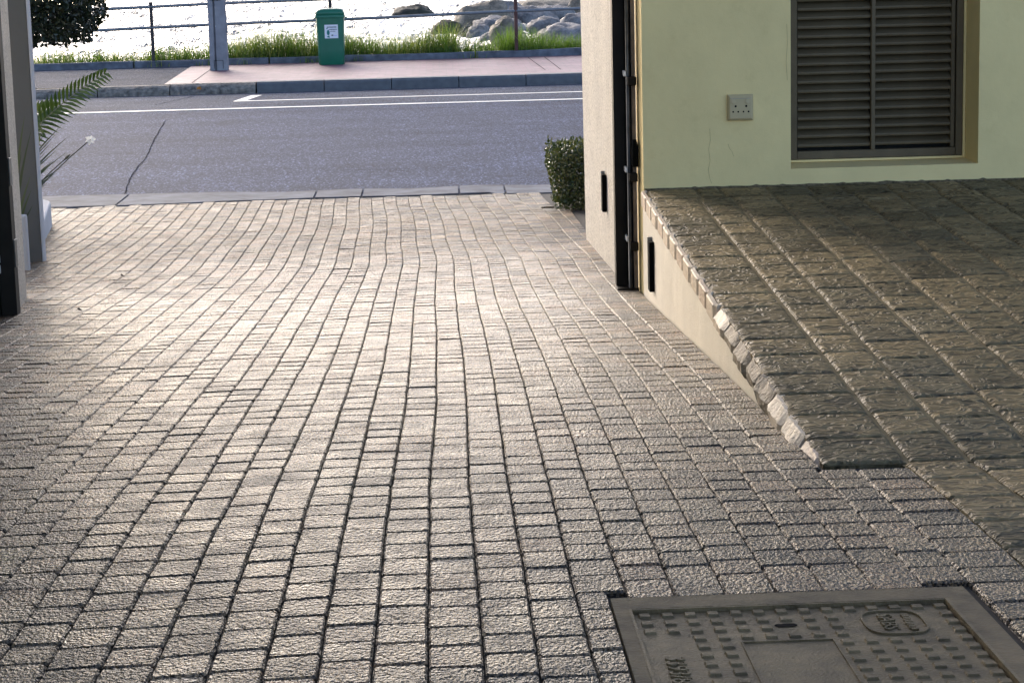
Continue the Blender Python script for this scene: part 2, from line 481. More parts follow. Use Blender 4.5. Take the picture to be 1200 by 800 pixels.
# ------------------------------------------------------------------ sea, ground, road, pavement
def build_sea():
    mb = MB()
    xs = [-30 + 60 * i / 330 for i in range(331)]
    ys = []
    y = 43.0
    while y < 260: ys.append(y); y += 0.22 + y * 0.0035
    vs, fs = [], []
    for y in ys:
        edge = min(1.0, (y - 43) / 4, (260 - y) / 20)
        for x in xs:
            e = max(0.0, min(edge, (30 - abs(x)) / 4))
            h = 0.34 * noise.noise((x * 0.55 + y * 0.10, y * 0.42, 0)) + 0.17 * noise.noise((x * 1.4 - y * 0.15, y * 0.9, 5)) + 0.07 * noise.noise((x * 3.0, y * 1.7, 9))
            vs.append((x, y, SEA_Z + h * e))
    n = len(xs)
    for j in range(len(ys) - 1):
        for i in range(n - 1):
            fs.append((j * n + i, j * n + i + 1, (j + 1) * n + i + 1, (j + 1) * n + i))
    y1 = ys[-1]
    mb.add(vs, fs)
    for (xa, xb, ya, yb) in ((-3000, -30, 43, y1), (30, 3000, 43, y1), (-3000, 3000, y1, 4500)):
        mb.add([(xa, ya, SEA_Z), (xb, ya, SEA_Z), (xb, yb, SEA_Z), (xa, yb, SEA_Z)], [(0, 1, 2, 3)])
    tag(mb.build('sea', M['water'], smooth=True), kind='structure')
build_sea()

def build_bank():
    mb = MB(); vs = []; fs = []
    xs = [-120 + 240 * i / 160 for i in range(161)]
    prof = [(37.85, -2.14), (38.6, -2.16), (40.0, -2.5), (42.0, -3.4), (45.0, -4.6), (49.0, -5.6), (60, -7)]
    for j, (y, z) in enumerate(prof):
        for x in xs:
            k = 0 if j == 0 else 1
            vs.append((x, y + k * 0.5 * noise.noise((x * 0.4, y, 0)), z + k * 0.18 * noise.noise((x * 0.7, y * 0.7, 3))))
    n = len(xs)
    for j in range(len(prof) - 1):
        for i in range(n - 1):
            fs.append((j * n + i, j * n + i + 1, (j + 1) * n + i + 1, (j + 1) * n + i))
    mb.add(vs, fs)
    tag(mb.build('bank', M['bank']), kind='structure')
build_bank()

mb = MB(); mb.add([(-150, -60, -2.45), (150, -60, -2.45), (150, 38, -2.45), (-150, 38, -2.45)], [(0, 1, 2, 3)])
tag(mb.build('ground', M['soil']), kind='structure')

road = tag(strip('road', -120, 120, [ROAD_Y0 - 0.6, ROAD_Y0, 20, 24, 28, ROAD_Y1 + 0.05], lambda y: gz(y) - (0.02 if y < ROAD_Y0 else 0.0), M['asphalt']), kind='structure')
strip('parking_lane', -120, 120, [28.85, 32.66], lambda y: gz(y) + 0.004, M['asphalt2'], road)
strip('edge_line', -120, 120, [28.62, 28.84], lambda y: gz(y) + 0.008, M['paint'], road)
mk = MB()
z = lambda y: gz(y) + 0.009
mk.add([(-2.86, 30.40, z(30.4)), (60, 30.40, z(30.4)), (60, 30.58, z(30.58)), (-2.86, 30.58, z(30.58))], [(0, 1, 2, 3)])
mk.add([(-2.86, 30.585, z(30.585)), (-2.70, 30.585, z(30.585)), (-2.58, 32.0, z(32.0)), (-2.74, 32.0, z(32.0))], [(0, 1, 2, 3)])
mk.build('parking_bay_mark', M['paint'], road)

def crack(pts, w, name='crack'):
    mb = MB(); vs = []; fs = []
    fine = []
    for (a, b) in zip(pts, pts[1:]):
        for k in range(8):
            t = k / 8
            fine.append((a[0] + (b[0] - a[0]) * t, a[1] + (b[1] - a[1]) * t))
    fine.append(pts[-1])
    for i, (x, y) in enumerate(fine):
        jx = 0.016 * noise.noise((x * 3, y * 3, 5))
        ww = w * (0.7 + 0.6 * abs(noise.noise((x * 5, y * 5, 1))))
        vs += [(x + jx - ww / 2, y - ww / 2, gz(y) + 0.006), (x + jx + ww / 2, y + ww / 2, gz(y) + 0.006)]
        if i: fs.append((2 * i - 2, 2 * i - 1, 2 * i + 1, 2 * i))
    mb.add(vs, fs)
    mb.build(name, M['tar'], road)
crack([(-2.5, 17.2), (-2.68, 18.9), (-2.86, 21.4), (-3.10, 23.9), (-3.32, 26.6)], 0.009)
crack([(-3.9, 30.2), (-3.75, 31.2), (-3.6, 32.2)], 0.03)
crack([(-1.4, 18.7), (-0.9, 18.85), (-0.2, 18.8), (0.5, 18.9)], 0.02)
def patch(x, y, rx, ry, name='road_patch'):
    mb = MB(); n = 18
    vs = [(x + rx * math.cos(6.283 * k / n) * (1 + 0.25 * noise.noise((k, x, 1))), y + ry * math.sin(6.283 * k / n) * (1 + 0.25 * noise.noise((k, y, 7))), gz(y) + 0.006) for k in range(n)]
    mb.add(vs, [tuple(range(n))]); mb.build(name, M['tar'], road)

# near flush kerb, laid as separate concrete blocks, bowing slightly towards the drive at its left end
fk = empty('flush_kerb', (0, 16.7, gz(16.7)))
tag(fk, 'pale flush concrete kerb between the cobbled drive and the asphalt', 'kerb')
def kerb_front(x): return 16.42 + (0.10 if x > -1 else 0.10 - 0.16 * min(1.0, (-1 - x) / 1.2)) - 0.12 * (1 if x > 0.4 else 0) + 0.01 * math.sin(x * 3)
xk = [-9, -6, -3.6, -2.45, -0.98, -0.62, 0.12, 0.47, 1.2, 2.2, 3.4, 6, 9]
for a, b in zip(xk, xk[1:]):
    mb = MB()
    nseg = 6
    top0, top1 = [], []
    for k in range(nseg + 1):
        x = a + 0.008 + (b - a - 0.016) * k / nseg
        dz = 0.012 * noise.noise((x * 2, 0, 0))
        back = 17.0 + 0.05 * noise.noise((x * 1.5, 4, 0)) + (0.12 if x < -1.2 else 0) * min(1, (-1.2 - x))
        top0.append((x, kerb_front(x), gz(kerb_front(x)) - 0.001 + dz * 0.3)); top1.append((x, back, gz(17.0) + 0.012 + dz))
    vs = top0 + top1 + [(p[0], p[1], p[2] - 0.12) for p in top0] + [(p[0], p[1], p[2] - 0.12) for p in top1]
    n = nseg + 1
    fs = []
    for k in range(nseg):
        fs += [(k, k + 1, n + k + 1, n + k), (2 * n + k, 2 * n + k + 1, k + 1, k), (n + k, n + k + 1, 3 * n + k + 1, 3 * n + k)]
    fs += [(0, n, 3 * n, 2 * n), (n - 1, 3 * n - 1, 4 * n - 1, 2 * n - 1)]
    mb.add(vs, fs)
    o = mb.build('kerb_stone', M['concrete'], fk); o.location = (0, -16.7, -gz(16.7))

# far pavement
def flat(name, pts, zz, mat, parent=None):
    mb = MB(); mb.add([(x, y, zz) for x, y in pts], [tuple(range(len(pts)))]); return mb.build(name, mat, parent)
K0, K1, PE = 32.72, 33.02, 37.72
tag(flat('asphalt_footpath', [(-120, K1), (-4.12, K1), (-4.22, PE), (-120, PE)], PAVE_Z - 0.012, M['path']), kind='structure')
tag(flat('brick_pavement', [(-4.117, K1), (120, K1), (120, PE), (-4.217, PE)], PAVE_Z, M['pink']), kind='structure')
# soldier course lines across the brick pavement
bp = bpy.data.objects['brick_pavement']
for (xa, xb, ya, yb) in ((-3.72, -3.80, K1 + 0.1, PE - 0.1), (1.62, 1.50, 33.9, PE - 0.3), (1.86, 1.78, 33.9, PE - 0.3)):
    flat('paving_seam', [(xa, ya), (xa + 0.012, ya), (xb + 0.012, yb), (xb, yb)], PAVE_Z + 0.004, M['tar'], bp)

pk = empty('precast_kerb', (2, K0, gz(32.7)))
tag(pk, 'grey precast concrete kerb along the far pink brick pavement', 'kerb')
x = -2.72
while x < 14:
    mb = MB()
    zt = PAVE_Z + 0.012 + rnd.uniform(-0.003, 0.003)
    zb = gz(32.7) - 0.1
    x0, x1 = x + 0.006, x + 1.0 - 0.006
    prof = [(K0, zb), (K0 + 0.015, zt - 0.03), (K0 + 0.045, zt), (K1 - 0.004, zt), (K1 - 0.004, zb)]
    mb.loft([[(x0, y, zz) for y, zz in prof], [(x1, y, zz) for y, zz in prof]])
    o = mb.build('kerb_stone', M['kerb'], pk); o.location = (-2, -K0, -gz(32.7))
    x += 1.0
sk = empty('stone_kerb', (-4, K0, gz(32.7)))
tag(sk, 'old rough brown stone kerb left of the precast kerb', 'kerb')
x = -2.73
while x > -13:
    L = rnd.uniform(0.75, 1.3)
    mb = MB()
    drop = 0.055 * min(1, max(0, (-3.4 - x)) / 1.2)
    zt = PAVE_Z + 0.005 - drop * 0.4
    zb = gz(32.7) - 0.1
    rings = []
    nn = 9
    for k in range(nn):
        xx = x - L + 0.008 + (L - 0.016) * k / (nn - 1)
        r1 = 0.03 * noise.noise((xx * 5, 1, 2)); r2 = 0.02 * noise.noise((xx * 6, 4, 2)); r3 = 0.02 * noise.noise((xx * 9, 8, 2))
        rings.append([(xx, K0 - 0.02 + r1, zb), (xx, K0 - 0.01 + r2, zb + 0.16), (xx, K0 + 0.03 + r1, zt - 0.03 + r3 * 0.5), (xx, K0 + 0.10, zt + r3 * 0.4), (xx, K1 - 0.004, zt), (xx, K1 - 0.004, zb)])
    mb.loft(rings)
    o = mb.build('kerb_stone', M['stone'], sk); o.location = (4, -K0, -gz(32.7))
    x -= L
mb = MB(); mb.add([(-3.60, K0 - 0.035, -2.165), (-3.53, K0 - 0.035, -2.17), (-3.54, K0 - 0.05, -2.125), (-3.59, K0 - 0.04, -2.13)], [(0, 1, 2, 3)])
tag(mb.build('orange_leaf', M['orange']), 'small orange dead leaf stuck on the rough stone kerb', 'leaf')

# low concrete edging behind the pavement
ek = empty('edging_wall', (0, PE, PAVE_Z))
tag(ek, 'low dark concrete edging at the foot of the railing', 'low wall')
xe = [-14, -9.1, -5.2, -2.9, 0.62, 2.6, 6, 12]
for a, b in zip(xe, xe[1:]):
    mb = MB(); rings = []
    for k in range(9):
        xx = a + 0.015 + (b - a - 0.03) * k / 8
        r1 = 0.015 * noise.noise((xx * 2, 1, 2)); zt = PAVE_Z + 0.10 + 0.012 * noise.noise((xx, 6, 2)) + 0.025 * max(0, xx) / 3
        rings.append([(xx, PE + r1, PAVE_Z - 0.1), (xx, PE + 0.005 + r1, zt - 0.015), (xx, PE + 0.02, zt), (xx, PE + 0.17, zt), (xx, PE + 0.18, PAVE_Z - 0.1)])
    mb.loft(rings)
    o = mb.build('edging_block', M['concrete'], ek); o.location = (0, -PE, -PAVE_Z)

# ------------------------------------------------------------------ railing
rl = empty('railing', (-1.8, PE + 0.08, PAVE_Z))
tag(rl, 'two rail pipe railing with rusty posts along the sea edge', 'railing')
RY = PE + 0.10
def addrel(mb, name, mat, parent, **k):
    return mb.build(name, mat, parent, origin=None, **k)
def child(o, parent):
    """keep a part that was written in scene coordinates where it is under its thing"""
    o.location = -Vector(parent.location)
    return o
def railz(x, h): return PAVE_Z + h + 0.018 * (x + 4.8)
for i, x in enumerate((-11.0, -7.95, -4.87, -1.83, 1.33, 4.4, 7.5)):
    mb = MB(); top = railz(x, 1.09)
    mb.tube([(x, RY, PAVE_Z - 0.05), (x, RY, PAVE_Z + 0.5), (x, RY, top)], 0.032 if x > 1 else 0.03, 10)
    child(mb.build('post', M['rust'] if x > 1 else M['darkpost'], rl), rl)
for h in (0.66, 1.01):
    mb = MB()
    pts = [(x, RY - 0.005, railz(x, h) + 0.006 * math.sin(x * 1.3)) for x in [-12 + i for i in range(22)]]
    mb.tube(pts, 0.026, 8)
    child(mb.build('rail', M['zinc'], rl, smooth=True), rl)

# ------------------------------------------------------------------ litter bin
def litter_bin(x, y):
    t = empty('litter_bin', (x, y, PAVE_Z))
    tag(t, 'green plastic litter bin with domed lid and white sticker', 'litter bin')
    mb = MB()
    mb.loft([rrect(0.40, 0.36, 0.06, 0.0), rrect(0.425, 0.38, 0.07, 0.02), rrect(0.435, 0.39, 0.07, 0.25), rrect(0.462, 0.41, 0.07, 0.76), rrect(0.466, 0.415, 0.07, 0.80)])
    mb.build('body', M['bin'], t, smooth=True).modifiers.new('es', 'EDGE_SPLIT').split_angle = R(40)
    mb = MB()
    mb.loft([rrect(0.492, 0.44, 0.07, 0.775), rrect(0.496, 0.445, 0.07, 0.785), rrect(0.496, 0.445, 0.07, 0.815), rrect(0.49, 0.44, 0.07, 0.82)])
    mb.build('rim', M['bin'], t, smooth=True).modifiers.new('es', 'EDGE_SPLIT').split_angle = R(40)
    mb = MB()
    mb.loft([rrect(0.474, 0.425, 0.07, 0.815), rrect(0.468, 0.42, 0.07, 0.87), rrect(0.44, 0.39, 0.08, 0.905), rrect(0.36, 0.31, 0.09, 0.925), rrect(0.2, 0.18, 0.07, 0.932)])
    mb.build('lid', M['bin'], t, smooth=True)
    for sx in (-1, 1):
        mb = MB(); mb.tube([(sx * 0.245, -0.02, 0.775), (sx * 0.275, -0.02, 0.765), (sx * 0.275, 0.06, 0.765), (sx * 0.245, 0.06, 0.775)], 0.011, 6)
        mb.build('lid_catch', M['bin'], t)
    # sticker
    def fy(z): return -0.195 - (z - 0.25) * 0.0196 - 0.0015
    st = MB(); zs0, zs1, xs0, xs1 = 0.44, 0.665, -0.092, 0.132
    st.add([(xs0, fy(zs0), zs0), (xs1, fy(zs0), zs0), (xs1, fy(zs1), zs1), (xs0, fy(zs1), zs1), (xs0, fy(zs0) + 0.004, zs0), (xs1, fy(zs0) + 0.004, zs0), (xs1, fy(zs1) + 0.004, zs1), (xs0, fy(zs1) + 0.004, zs1)], [(0, 1, 2, 3), (4, 7, 6, 5), (0, 4, 5, 1), (1, 5, 6, 2), (2, 6, 7, 3), (3, 7, 4, 0)])
    so_ = st.build('sticker', M['label'], t)
    def print_quad(name, mat, a, b, c, d, mbx=None):
        m2 = mbx or MB()
        m2.add([(a, fy(c) - 0.001, c), (b, fy(c) - 0.001, c), (b, fy(d) - 0.001, d), (a, fy(d) - 0.001, d)], [(0, 1, 2, 3)])
        return m2
    m2 = MB()
    rr = random.Random(4)
    for (a, b, c, d) in ((-0.05, 0.108, 0.612, 0.634), (-0.02, 0.112, 0.576, 0.594), (0.005, 0.085, 0.546, 0.560)):
        xx = a
        while xx < b:
            w = rr.uniform(0.008, 0.016)
            print_quad('', None, xx, min(b, xx + w), c + rr.uniform(0, 0.004), d, m2)
            xx += w + 0.004
    print_quad('', None, 0.02, 0.05, 0.478, 0.50, m2)
    m2.build('print', M['ink'], so_)['kind'] = 'stuff'
    m3 = MB(); n = 16
    m3.add([(-0.032 + 0.024 * math.cos(6.283 * k / n), fy(0.535 + 0.045 * math.sin(6.283 * k / n)) - 0.001, 0.535 + 0.045 * math.sin(6.283 * k / n)) for k in range(n)], [tuple(range(n))])
    m3.add([(-0.06, fy(0.60) - 0.001, 0.594), (-0.04, fy(0.6) - 0.001, 0.594), (-0.04, fy(0.61) - 0.001, 0.612), (-0.06, fy(0.61) - 0.001, 0.612)], [(0, 1, 2, 3)])
    m3.add([(-0.055, fy(0.46) - 0.001, 0.462), (-0.01, fy(0.46) - 0.001, 0.448), (-0.015, fy(0.48) - 0.001, 0.485), (-0.045, fy(0.48) - 0.001, 0.478)], [(0, 1, 2, 3)])
    m3.build('printed_figure', M['teal'], so_)
    print_quad('', None, 0.055, 0.11, 0.474, 0.49).build('printed_block', M['lilac'], so_)
litter_bin(-1.80, 37.05)

# ------------------------------------------------------------------ concrete pole
def pole(x, y):
    t = empty('concrete_pole', (x, y, PAVE_Z))
    tag(t, 'grey concrete street pole with a grooved side standing on the pavement', 'pole')
    H = 7.0
    def prof(s, z):       # H-like section: a recessed left flank
        w = 0.29 * s
        return [(-w / 2, -0.10, z), (-w / 2 + 0.075, -0.10, z), (-w / 2 + 0.095, -0.055, z), (-w / 2 + 0.115, -0.10, z), (w / 2 - 0.02, -0.10, z), (w / 2, -0.08, z), (w / 2, 0.10, z), (-w / 2, 0.10, z)]
    mb = MB(); mb.loft([prof(1.0, 0), prof(0.93, 1.5), prof(0.75, H)])
    mb.build('shaft', M['polecon'], t)
    mb = MB(); mb.loft([[(0.132, -0.06, 0.62), (0.165, -0.06, 0.60), (0.165, 0.0, 0.60), (0.132, 0.0, 0.62)], [(0.128, -0.06, 0.66), (0.158, -0.06, 0.7), (0.158, 0, 0.7), (0.128, 0, 0.66)], [(0.125, -0.06, 1.1), (0.14, -0.06, 1.15), (0.14, 0, 1.15), (0.125, 0, 1.1)]])
    mb.build('cable_cover', M['polecon'], t)
    mb = MB()
    rr = random.Random(2)
    xx = -0.095
    while xx < 0.075:                 # stencilled marks, worn away past reading
        w = rr.uniform(0.012, 0.03)
        mb.box(xx, xx + w, -0.104, -0.0985, 1.115 + rr.uniform(0, 0.02), 1.175, 0)
        xx += w + 0.012
    mb.box(-0.045, -0.025, -0.104, -0.0985, 1.19, 1.26)
    mb.box(-0.005, 0.02, -0.104, -0.0985, 1.19, 1.21)
    mb.build('stencil_mark', M['dark'], t)
    mb = MB(); mb.box(-0.075, 0.075, -0.104, -0.09, 0.16, 0.168); mb.box(-0.075, -0.067, -0.104, -0.09, 0.03, 0.16); mb.box(0.067, 0.075, -0.104, -0.09, 0.03, 0.16)
    mb.build('hatch_outline', M['dark'], t)
    mb = MB(); mb.box(-0.03, -0.018, -0.106, -0.09, 0.71, 0.725)
    mb.build('stud', M['bolt'], t)
pole(-3.60, 36.25)

# ------------------------------------------------------------------ boulders at the waterline
def boulder(px, py_base, w, h, d, mat, label, seed, tilt=0.0, z=None, yy=None):
    """px: sideways metres at its distance; yy distance; w wide, h high, d deep"""
    me = bpy.data.meshes.new('boulder')
    bm = bmesh.new()
    bmesh.ops.create_icosphere(bm, subdivisions=4, radius=1.0)
    for v in bm.verts:
        c = v.co.copy()
        n = noise.noise(c * 0.9 + Vector((seed * 3.1, 0, 0))) * 0.30 + noise.noise(c * 2.3 + Vector((0, seed * 1.7, 0))) * 0.14 + (abs(noise.noise(c * 3.3 + Vector((seed, 2, 0)))) - 0.2) * 0.22 + noise.noise(c * 8 + Vector((0, 0, seed))) * 0.05
        # blunt facets: granite breaks along planes
        c = c * (1 + n)
        c.x = math.copysign(abs(c.x) ** 0.85, c.x)
        c.z = math.copysign(abs(c.z) ** 0.9, c.z)
        v.co = Vector((c.x * w / 2, c.y * d / 2, c.z * h))
    bm.to_mesh(me); bm.free()
    me.materials.append(mat)
    me.polygons.foreach_set('use_smooth', [True] * len(me.polygons))
    o = bpy.data.objects.new('boulder', me)
    o.location = (px, yy, SEA_Z if z is None else z)
    o.rotation_euler = (0, tilt, rnd.uniform(-0.3, 0.3))
    link(o)
    tag(o, label, 'boulder', 'boulders at the waterline')
#    x      y      w     h    stone, label, tilt
B = [
    (-1.49, 139.5, 1.90, 0.54, 'rockd', 'lone dark rock far out in the water', 0.00),
    (0.65, 111.6, 1.30, 0.61, 'rockd', 'low weed covered rock at the left end of the boulders', 0.00),
    (2.36, 121.1, 2.26, 1.04, 'rockb', 'long sloping brown slab rising from the left of the boulders', -0.25),
    (3.66, 127.1, 2.38, 0.89, 'rock', 'tall rounded grey boulder behind the rusty railing post', 0.10),
    (3.17, 114.6, 1.88, 0.58, 'rock', 'broad low boulder below the sloping brown slab', 0.10),
    (6.72, 138.0, 3.76, 0.70, 'rockb', 'wide flat topped boulder at the back of the pile', 0.05),
    (5.29, 123.4, 2.12, 0.82, 'rock', 'slanting grey boulder between the rusty post and the smooth dome', 0.20),
    (6.42, 125.8, 2.25, 0.64, 'rock', 'smooth domed grey boulder in the middle right of the pile', 0.05),
    (5.57, 111.6, 1.57, 0.61, 'rock', 'egg shaped grey boulder just below the smooth dome', 0.12),
    (5.50, 99.5, 1.71, 0.74, 'rock', 'front right boulder with a pale rounded top above grass', 0.10),
    (3.13, 98.0, 1.22, 1.03, 'rockb', 'pale brown wedge shaped boulder just left of the rusty post', -0.30),
    (1.93, 107.9, 0.92, 0.46, 'rock', 'small grey rock in the wash left of the wedge shaped boulder', 0.20),
    (2.44, 100.3, 0.90, 0.51, 'rock', 'small dark rock half in the grass before the wedge boulder', -0.20),
    (8.33, 129.6, 1.31, 1.06, 'rockb', 'upright brown block at the right end beside the pillar', 0.10),
    (6.84, 108.8, 1.57, 0.76, 'rock', 'steep dark boulder right of the egg shaped one', -0.30),
]
for i, (x, y, w, h, mt, lab, tilt) in enumerate(B):
    boulder(x, 0, w * 1.38, h * 1.22, w * 1.5, M[mt], lab, i + 1, tilt, None, y)

# ------------------------------------------------------------------ grass on the bank
def build_grass():
    g = random.Random(11)
    mb = MB()
    def blade(x, y, z, h, lean, az, w, tone):
        dx, dy = math.cos(az), math.sin(az)
        px, py = -dy, dx
        vs, fs = [], []
        for k in range(4):
            t = k / 3
            o = lean * h * t * t
            ww = w * (1 - t * 0.92)
            c = (x + dx * o, y + dy * o, z + h * t * (1 - 0.25 * lean * t))
            vs += [(c[0] - px * ww, c[1] - py * ww, c[2]), (c[0] + px * ww, c[1] + py * ww, c[2])]
            if k: fs.append((2 * k - 2, 2 * k - 1, 2 * k + 1, 2 * k))
        mb.add(vs, fs, tone)
    for _ in range(3600):
        cx = g.uniform(-10, 5.5)
        cy = 37.95 + abs(g.gauss(0, 0.55))
        dens = 0.5 + 0.5 * noise.noise((cx * 0.8, cy * 1.2, 2))
        big = 0.5 + 0.9 * noise.noise((cx * 0.55, 3.0, 9))
        if cx < -5.0: hh, keep = 0.32, 0.6
        elif cx < -2.1: hh, keep = 0.52, 0.9
        elif cx < 0.3: hh, keep = 0.62, 1.0
        elif cx < 1.1: hh, keep = 0.32, 0.5
        else: hh, keep = 0.44, 1.0
        if g.random() > keep * (0.35 + dens): continue
        hh *= 0.75 + 0.5 * max(0, big)
        tn = min(0.99, max(0.01, 0.45 + 0.35 * noise.noise((cx * 0.9, cy, 4)) + (0.2 if cx > 0.8 else 0)))
        for _b in range(g.randint(5, 9)):
            x = cx + g.gauss(0, 0.05); y = cy + g.gauss(0, 0.05)
            z = -2.16 - max(0, y - 38.6) * 0.24
            blade(x, y, z, hh * g.uniform(0.5, 1.25), g.uniform(0.1, 1.0), g.uniform(0, 6.283), g.uniform(0.005, 0.011), min(0.99, max(0.01, tn + g.uniform(-0.2, 0.2))))
    # tufts creeping over the edging
    for cx, n in ((-4.75, 14), (-4.0, 16), (-3.35, 12), (-2.15, 18), (-1.5, 12), (0.6, 16)):
        for _b in range(n):
            blade(cx + g.gauss(0, 0.09), PE - 0.02 + g.uniform(-0.03, 0.02), PAVE_Z, g.uniform(0.06, 0.22), g.uniform(0.2, 0.9), g.uniform(0, 6.283), 0.006, g.uniform(0.2, 0.7))
    tag(mb.build('grass', M['grass']), 'tufted green grass along the railing above the sea', 'grass', kind='stuff')
build_grass()

# ------------------------------------------------------------------ driveway: bed and cobbles
XR = 0.868                                   # face of the retaining wall
def left_edge(y):
    if y < 9.3: return -3.4
    if y < 10.2: return -1.90
    if y > 14.6: return -3.0
    return -1.97 - (y - 10.2) * 0.155
drive = tag(strip('driveway', -4.2, 1.06, [-8, 0, 2, 3.32, 4.16, 4.57, 5.5, 6.62, 7.8, 9.0, 10.0, 10.73, 12, 13, 14, 15.5, 16.2, 16.9], lambda y: gz(y) - 0.013, M['bed']), kind='structure')
# added pale floor, mostly behind the camera, to bounce light onto the wall
tag(strip('bounce_floor', -3.38, 26, [-30, -8, -3, 0, 2.52], lambda y: gz(y) + 0.004 if y < 2.5 else gz(y), M['bounce_floor']), kind='structure')
PW = 0.09
def common(y):
    if y < 11.5: return 0.006 * math.sin(y * 1.1)
    t = (y - 11.5)
    return 0.006 * math.sin(y * 1.1) - 0.024 * t - 0.009 * math.sin(t * 1.6) * min(1, t / 1.5)
def bnd(i, y):
    return (i - 0.5) * PW + common(y) + 0.0042 * noise.noise((i * 7.3, y * 0.9, 0)) + 0.0025 * noise.noise((i * 3.1, y * 5.0, 4))
def skew(x):
    if x < -0.2: return 0.11 * (x + 0.2) - 0.006
    return 0.03 * x
def paver_mesh(mb, c4, zc, tone, rr):
    """c4: corners (x,y) near-left, near-right, far-right, far-left. top with worn rounded arris, skirts below"""
    ce = (sum(p[0] for p in c4) / 4, sum(p[1] for p in c4) / 4)
    tx, ty = rr.gauss(0, 0.009), rr.gauss(0, 0.010)
    dz = rr.gauss(0, 0.0006)
    def zt(x, y): return gz(y) + dz + tx * (x - ce[0]) + ty * (y - ce[1])
    ch = 0.0055
    def lerp(p, q, t): return (p[0] + (q[0] - p[0]) * t, p[1] + (q[1] - p[1]) * t)
    ring = []                                   # octagon-like outline: corners clipped a little
    for k in range(4):
        a, b, c = c4[k - 1], c4[k], c4[(k + 1) % 4]
        ring.append(lerp(b, a, 0.025 + 0.05 * rr.random())); ring.append(lerp(b, c, 0.025 + 0.045 * rr.random()))
    def inset(p, d):
        dx, dy = ce[0] - p[0], ce[1] - p[1]
        l = math.hypot(dx, dy) or 1
        return (p[0] + dx / l * d, p[1] + dy / l * d)
    vs = []
    for p in ring: vs.append((p[0], p[1], gz(p[1]) - 0.02))
    for p in ring: vs.append((p[0], p[1], zt(*p) - 0.0048))
    for p in ring:
        q = inset(p, ch); vs.append((q[0], q[1], zt(*q)))
    fs = []
    for k in range(8):
        j = (k + 1) % 8
        fs += [(k, j, 8 + j, 8 + k), (8 + k, 8 + j, 16 + j, 16 + k)]
    fs.append(tuple(range(16, 24)))
    mb.add(vs, fs, tone)
def build_drive():
    g = random.Random(21)
    items = []
    for i in range(-48, 13):
        y = 2.55 + g.uniform(0, 0.12)
        cut = False
        while y < 16.45:
            L = g.choice((0.114, 0.119, 0.121, 0.124, 0.130)) + g.uniform(-0.004, 0.004)
            y0, y1 = y + 0.0024, y + L - 0.0026
            y += L
            xm = i * PW
            sk = [skew(bnd(i, y0)), skew(bnd(i + 1, y0))]
            c4 = [(bnd(i, y0) + 0.0014, y0 + sk[0]), (bnd(i + 1, y0) - 0.0014, y0 + sk[1]), (bnd(i + 1, y1) - 0.0014, y1 + sk[1]), (bnd(i, y1) + 0.0014, y1 + sk[0])]
            yc = sum(p[1] for p in c4) / 4; xc = sum(p[0] for p in c4) / 4
            if yc > 16.36: continue
            if c4[1][0] < left_edge(yc) - 0.05: continue
            xmax = XR - 0.004 if yc > 4.97 else 1.063
            ym = (y0 + y1) / 2
            if (i - 0.5) * PW + common(ym) > xmax - 0.034: continue
            for k in (1, 2):
                if (i + 0.5) * PW + common(ym) > xmax - 0.034 or c4[k][0] > xmax: c4[k] = (xmax, c4[k][1])
            if yc < 3.86:                                          # manhole: pavers are cut to its surround
                if 0.275 < c4[0][0] and c4[1][0] < 0.921 and c4[0][1] < 3.785:
                    cut = True
                    continue
                if c4[0][0] < 0.275 < c4[1][0] and c4[0][1] < 3.785:
                    c4[1] = (0.275, c4[1][1]); c4[2] = (0.275, c4[2][1])
                    if 0.275 - c4[0][0] < 0.02: continue
                if c4[0][0] < 0.921 < c4[1][0] and c4[0][1] < 3.785 and yc > 3.79:
                    c4[0] = (c4[0][0], 3.793); c4[1] = (c4[1][0], 3.793)
                elif c4[0][0] < 0.921 < c4[1][0] and c4[0][1] < 3.785:
                    c4[0] = (0.921, c4[0][1]); c4[3] = (0.921, c4[3][1])
                    if c4[1][0] - 0.921 < 0.02: continue
            if xc > 0.72 and yc > 15.0: continue                   # hedge bed
            if cut:                                                # first stone beyond the surround
                c4[0] = (c4[0][0], 3.793); c4[1] = (c4[1][0], 3.793); cut = False
            items.append((yc, xc, c4, g.random()))
    def in_view(xc, yc):
        if yc < 3.20: return False
        return -0.233 * yc < xc < 0.262 * yc
    items.sort(key=lambda t: t[0])
    parts = 0
    rest = MB()
    for (yc, xc, c4, tone) in items:
        if parts < 300 and in_view(xc, yc):
            mb = MB(); paver_mesh(mb, c4, 0, 0.0, g)
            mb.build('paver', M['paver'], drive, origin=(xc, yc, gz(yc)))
            parts += 1
        else:
            paver_mesh(rest, c4, 0, 0.01 + 0.98 * tone, g)
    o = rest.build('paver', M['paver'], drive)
    o['kind'] = 'stuff'
build_drive()

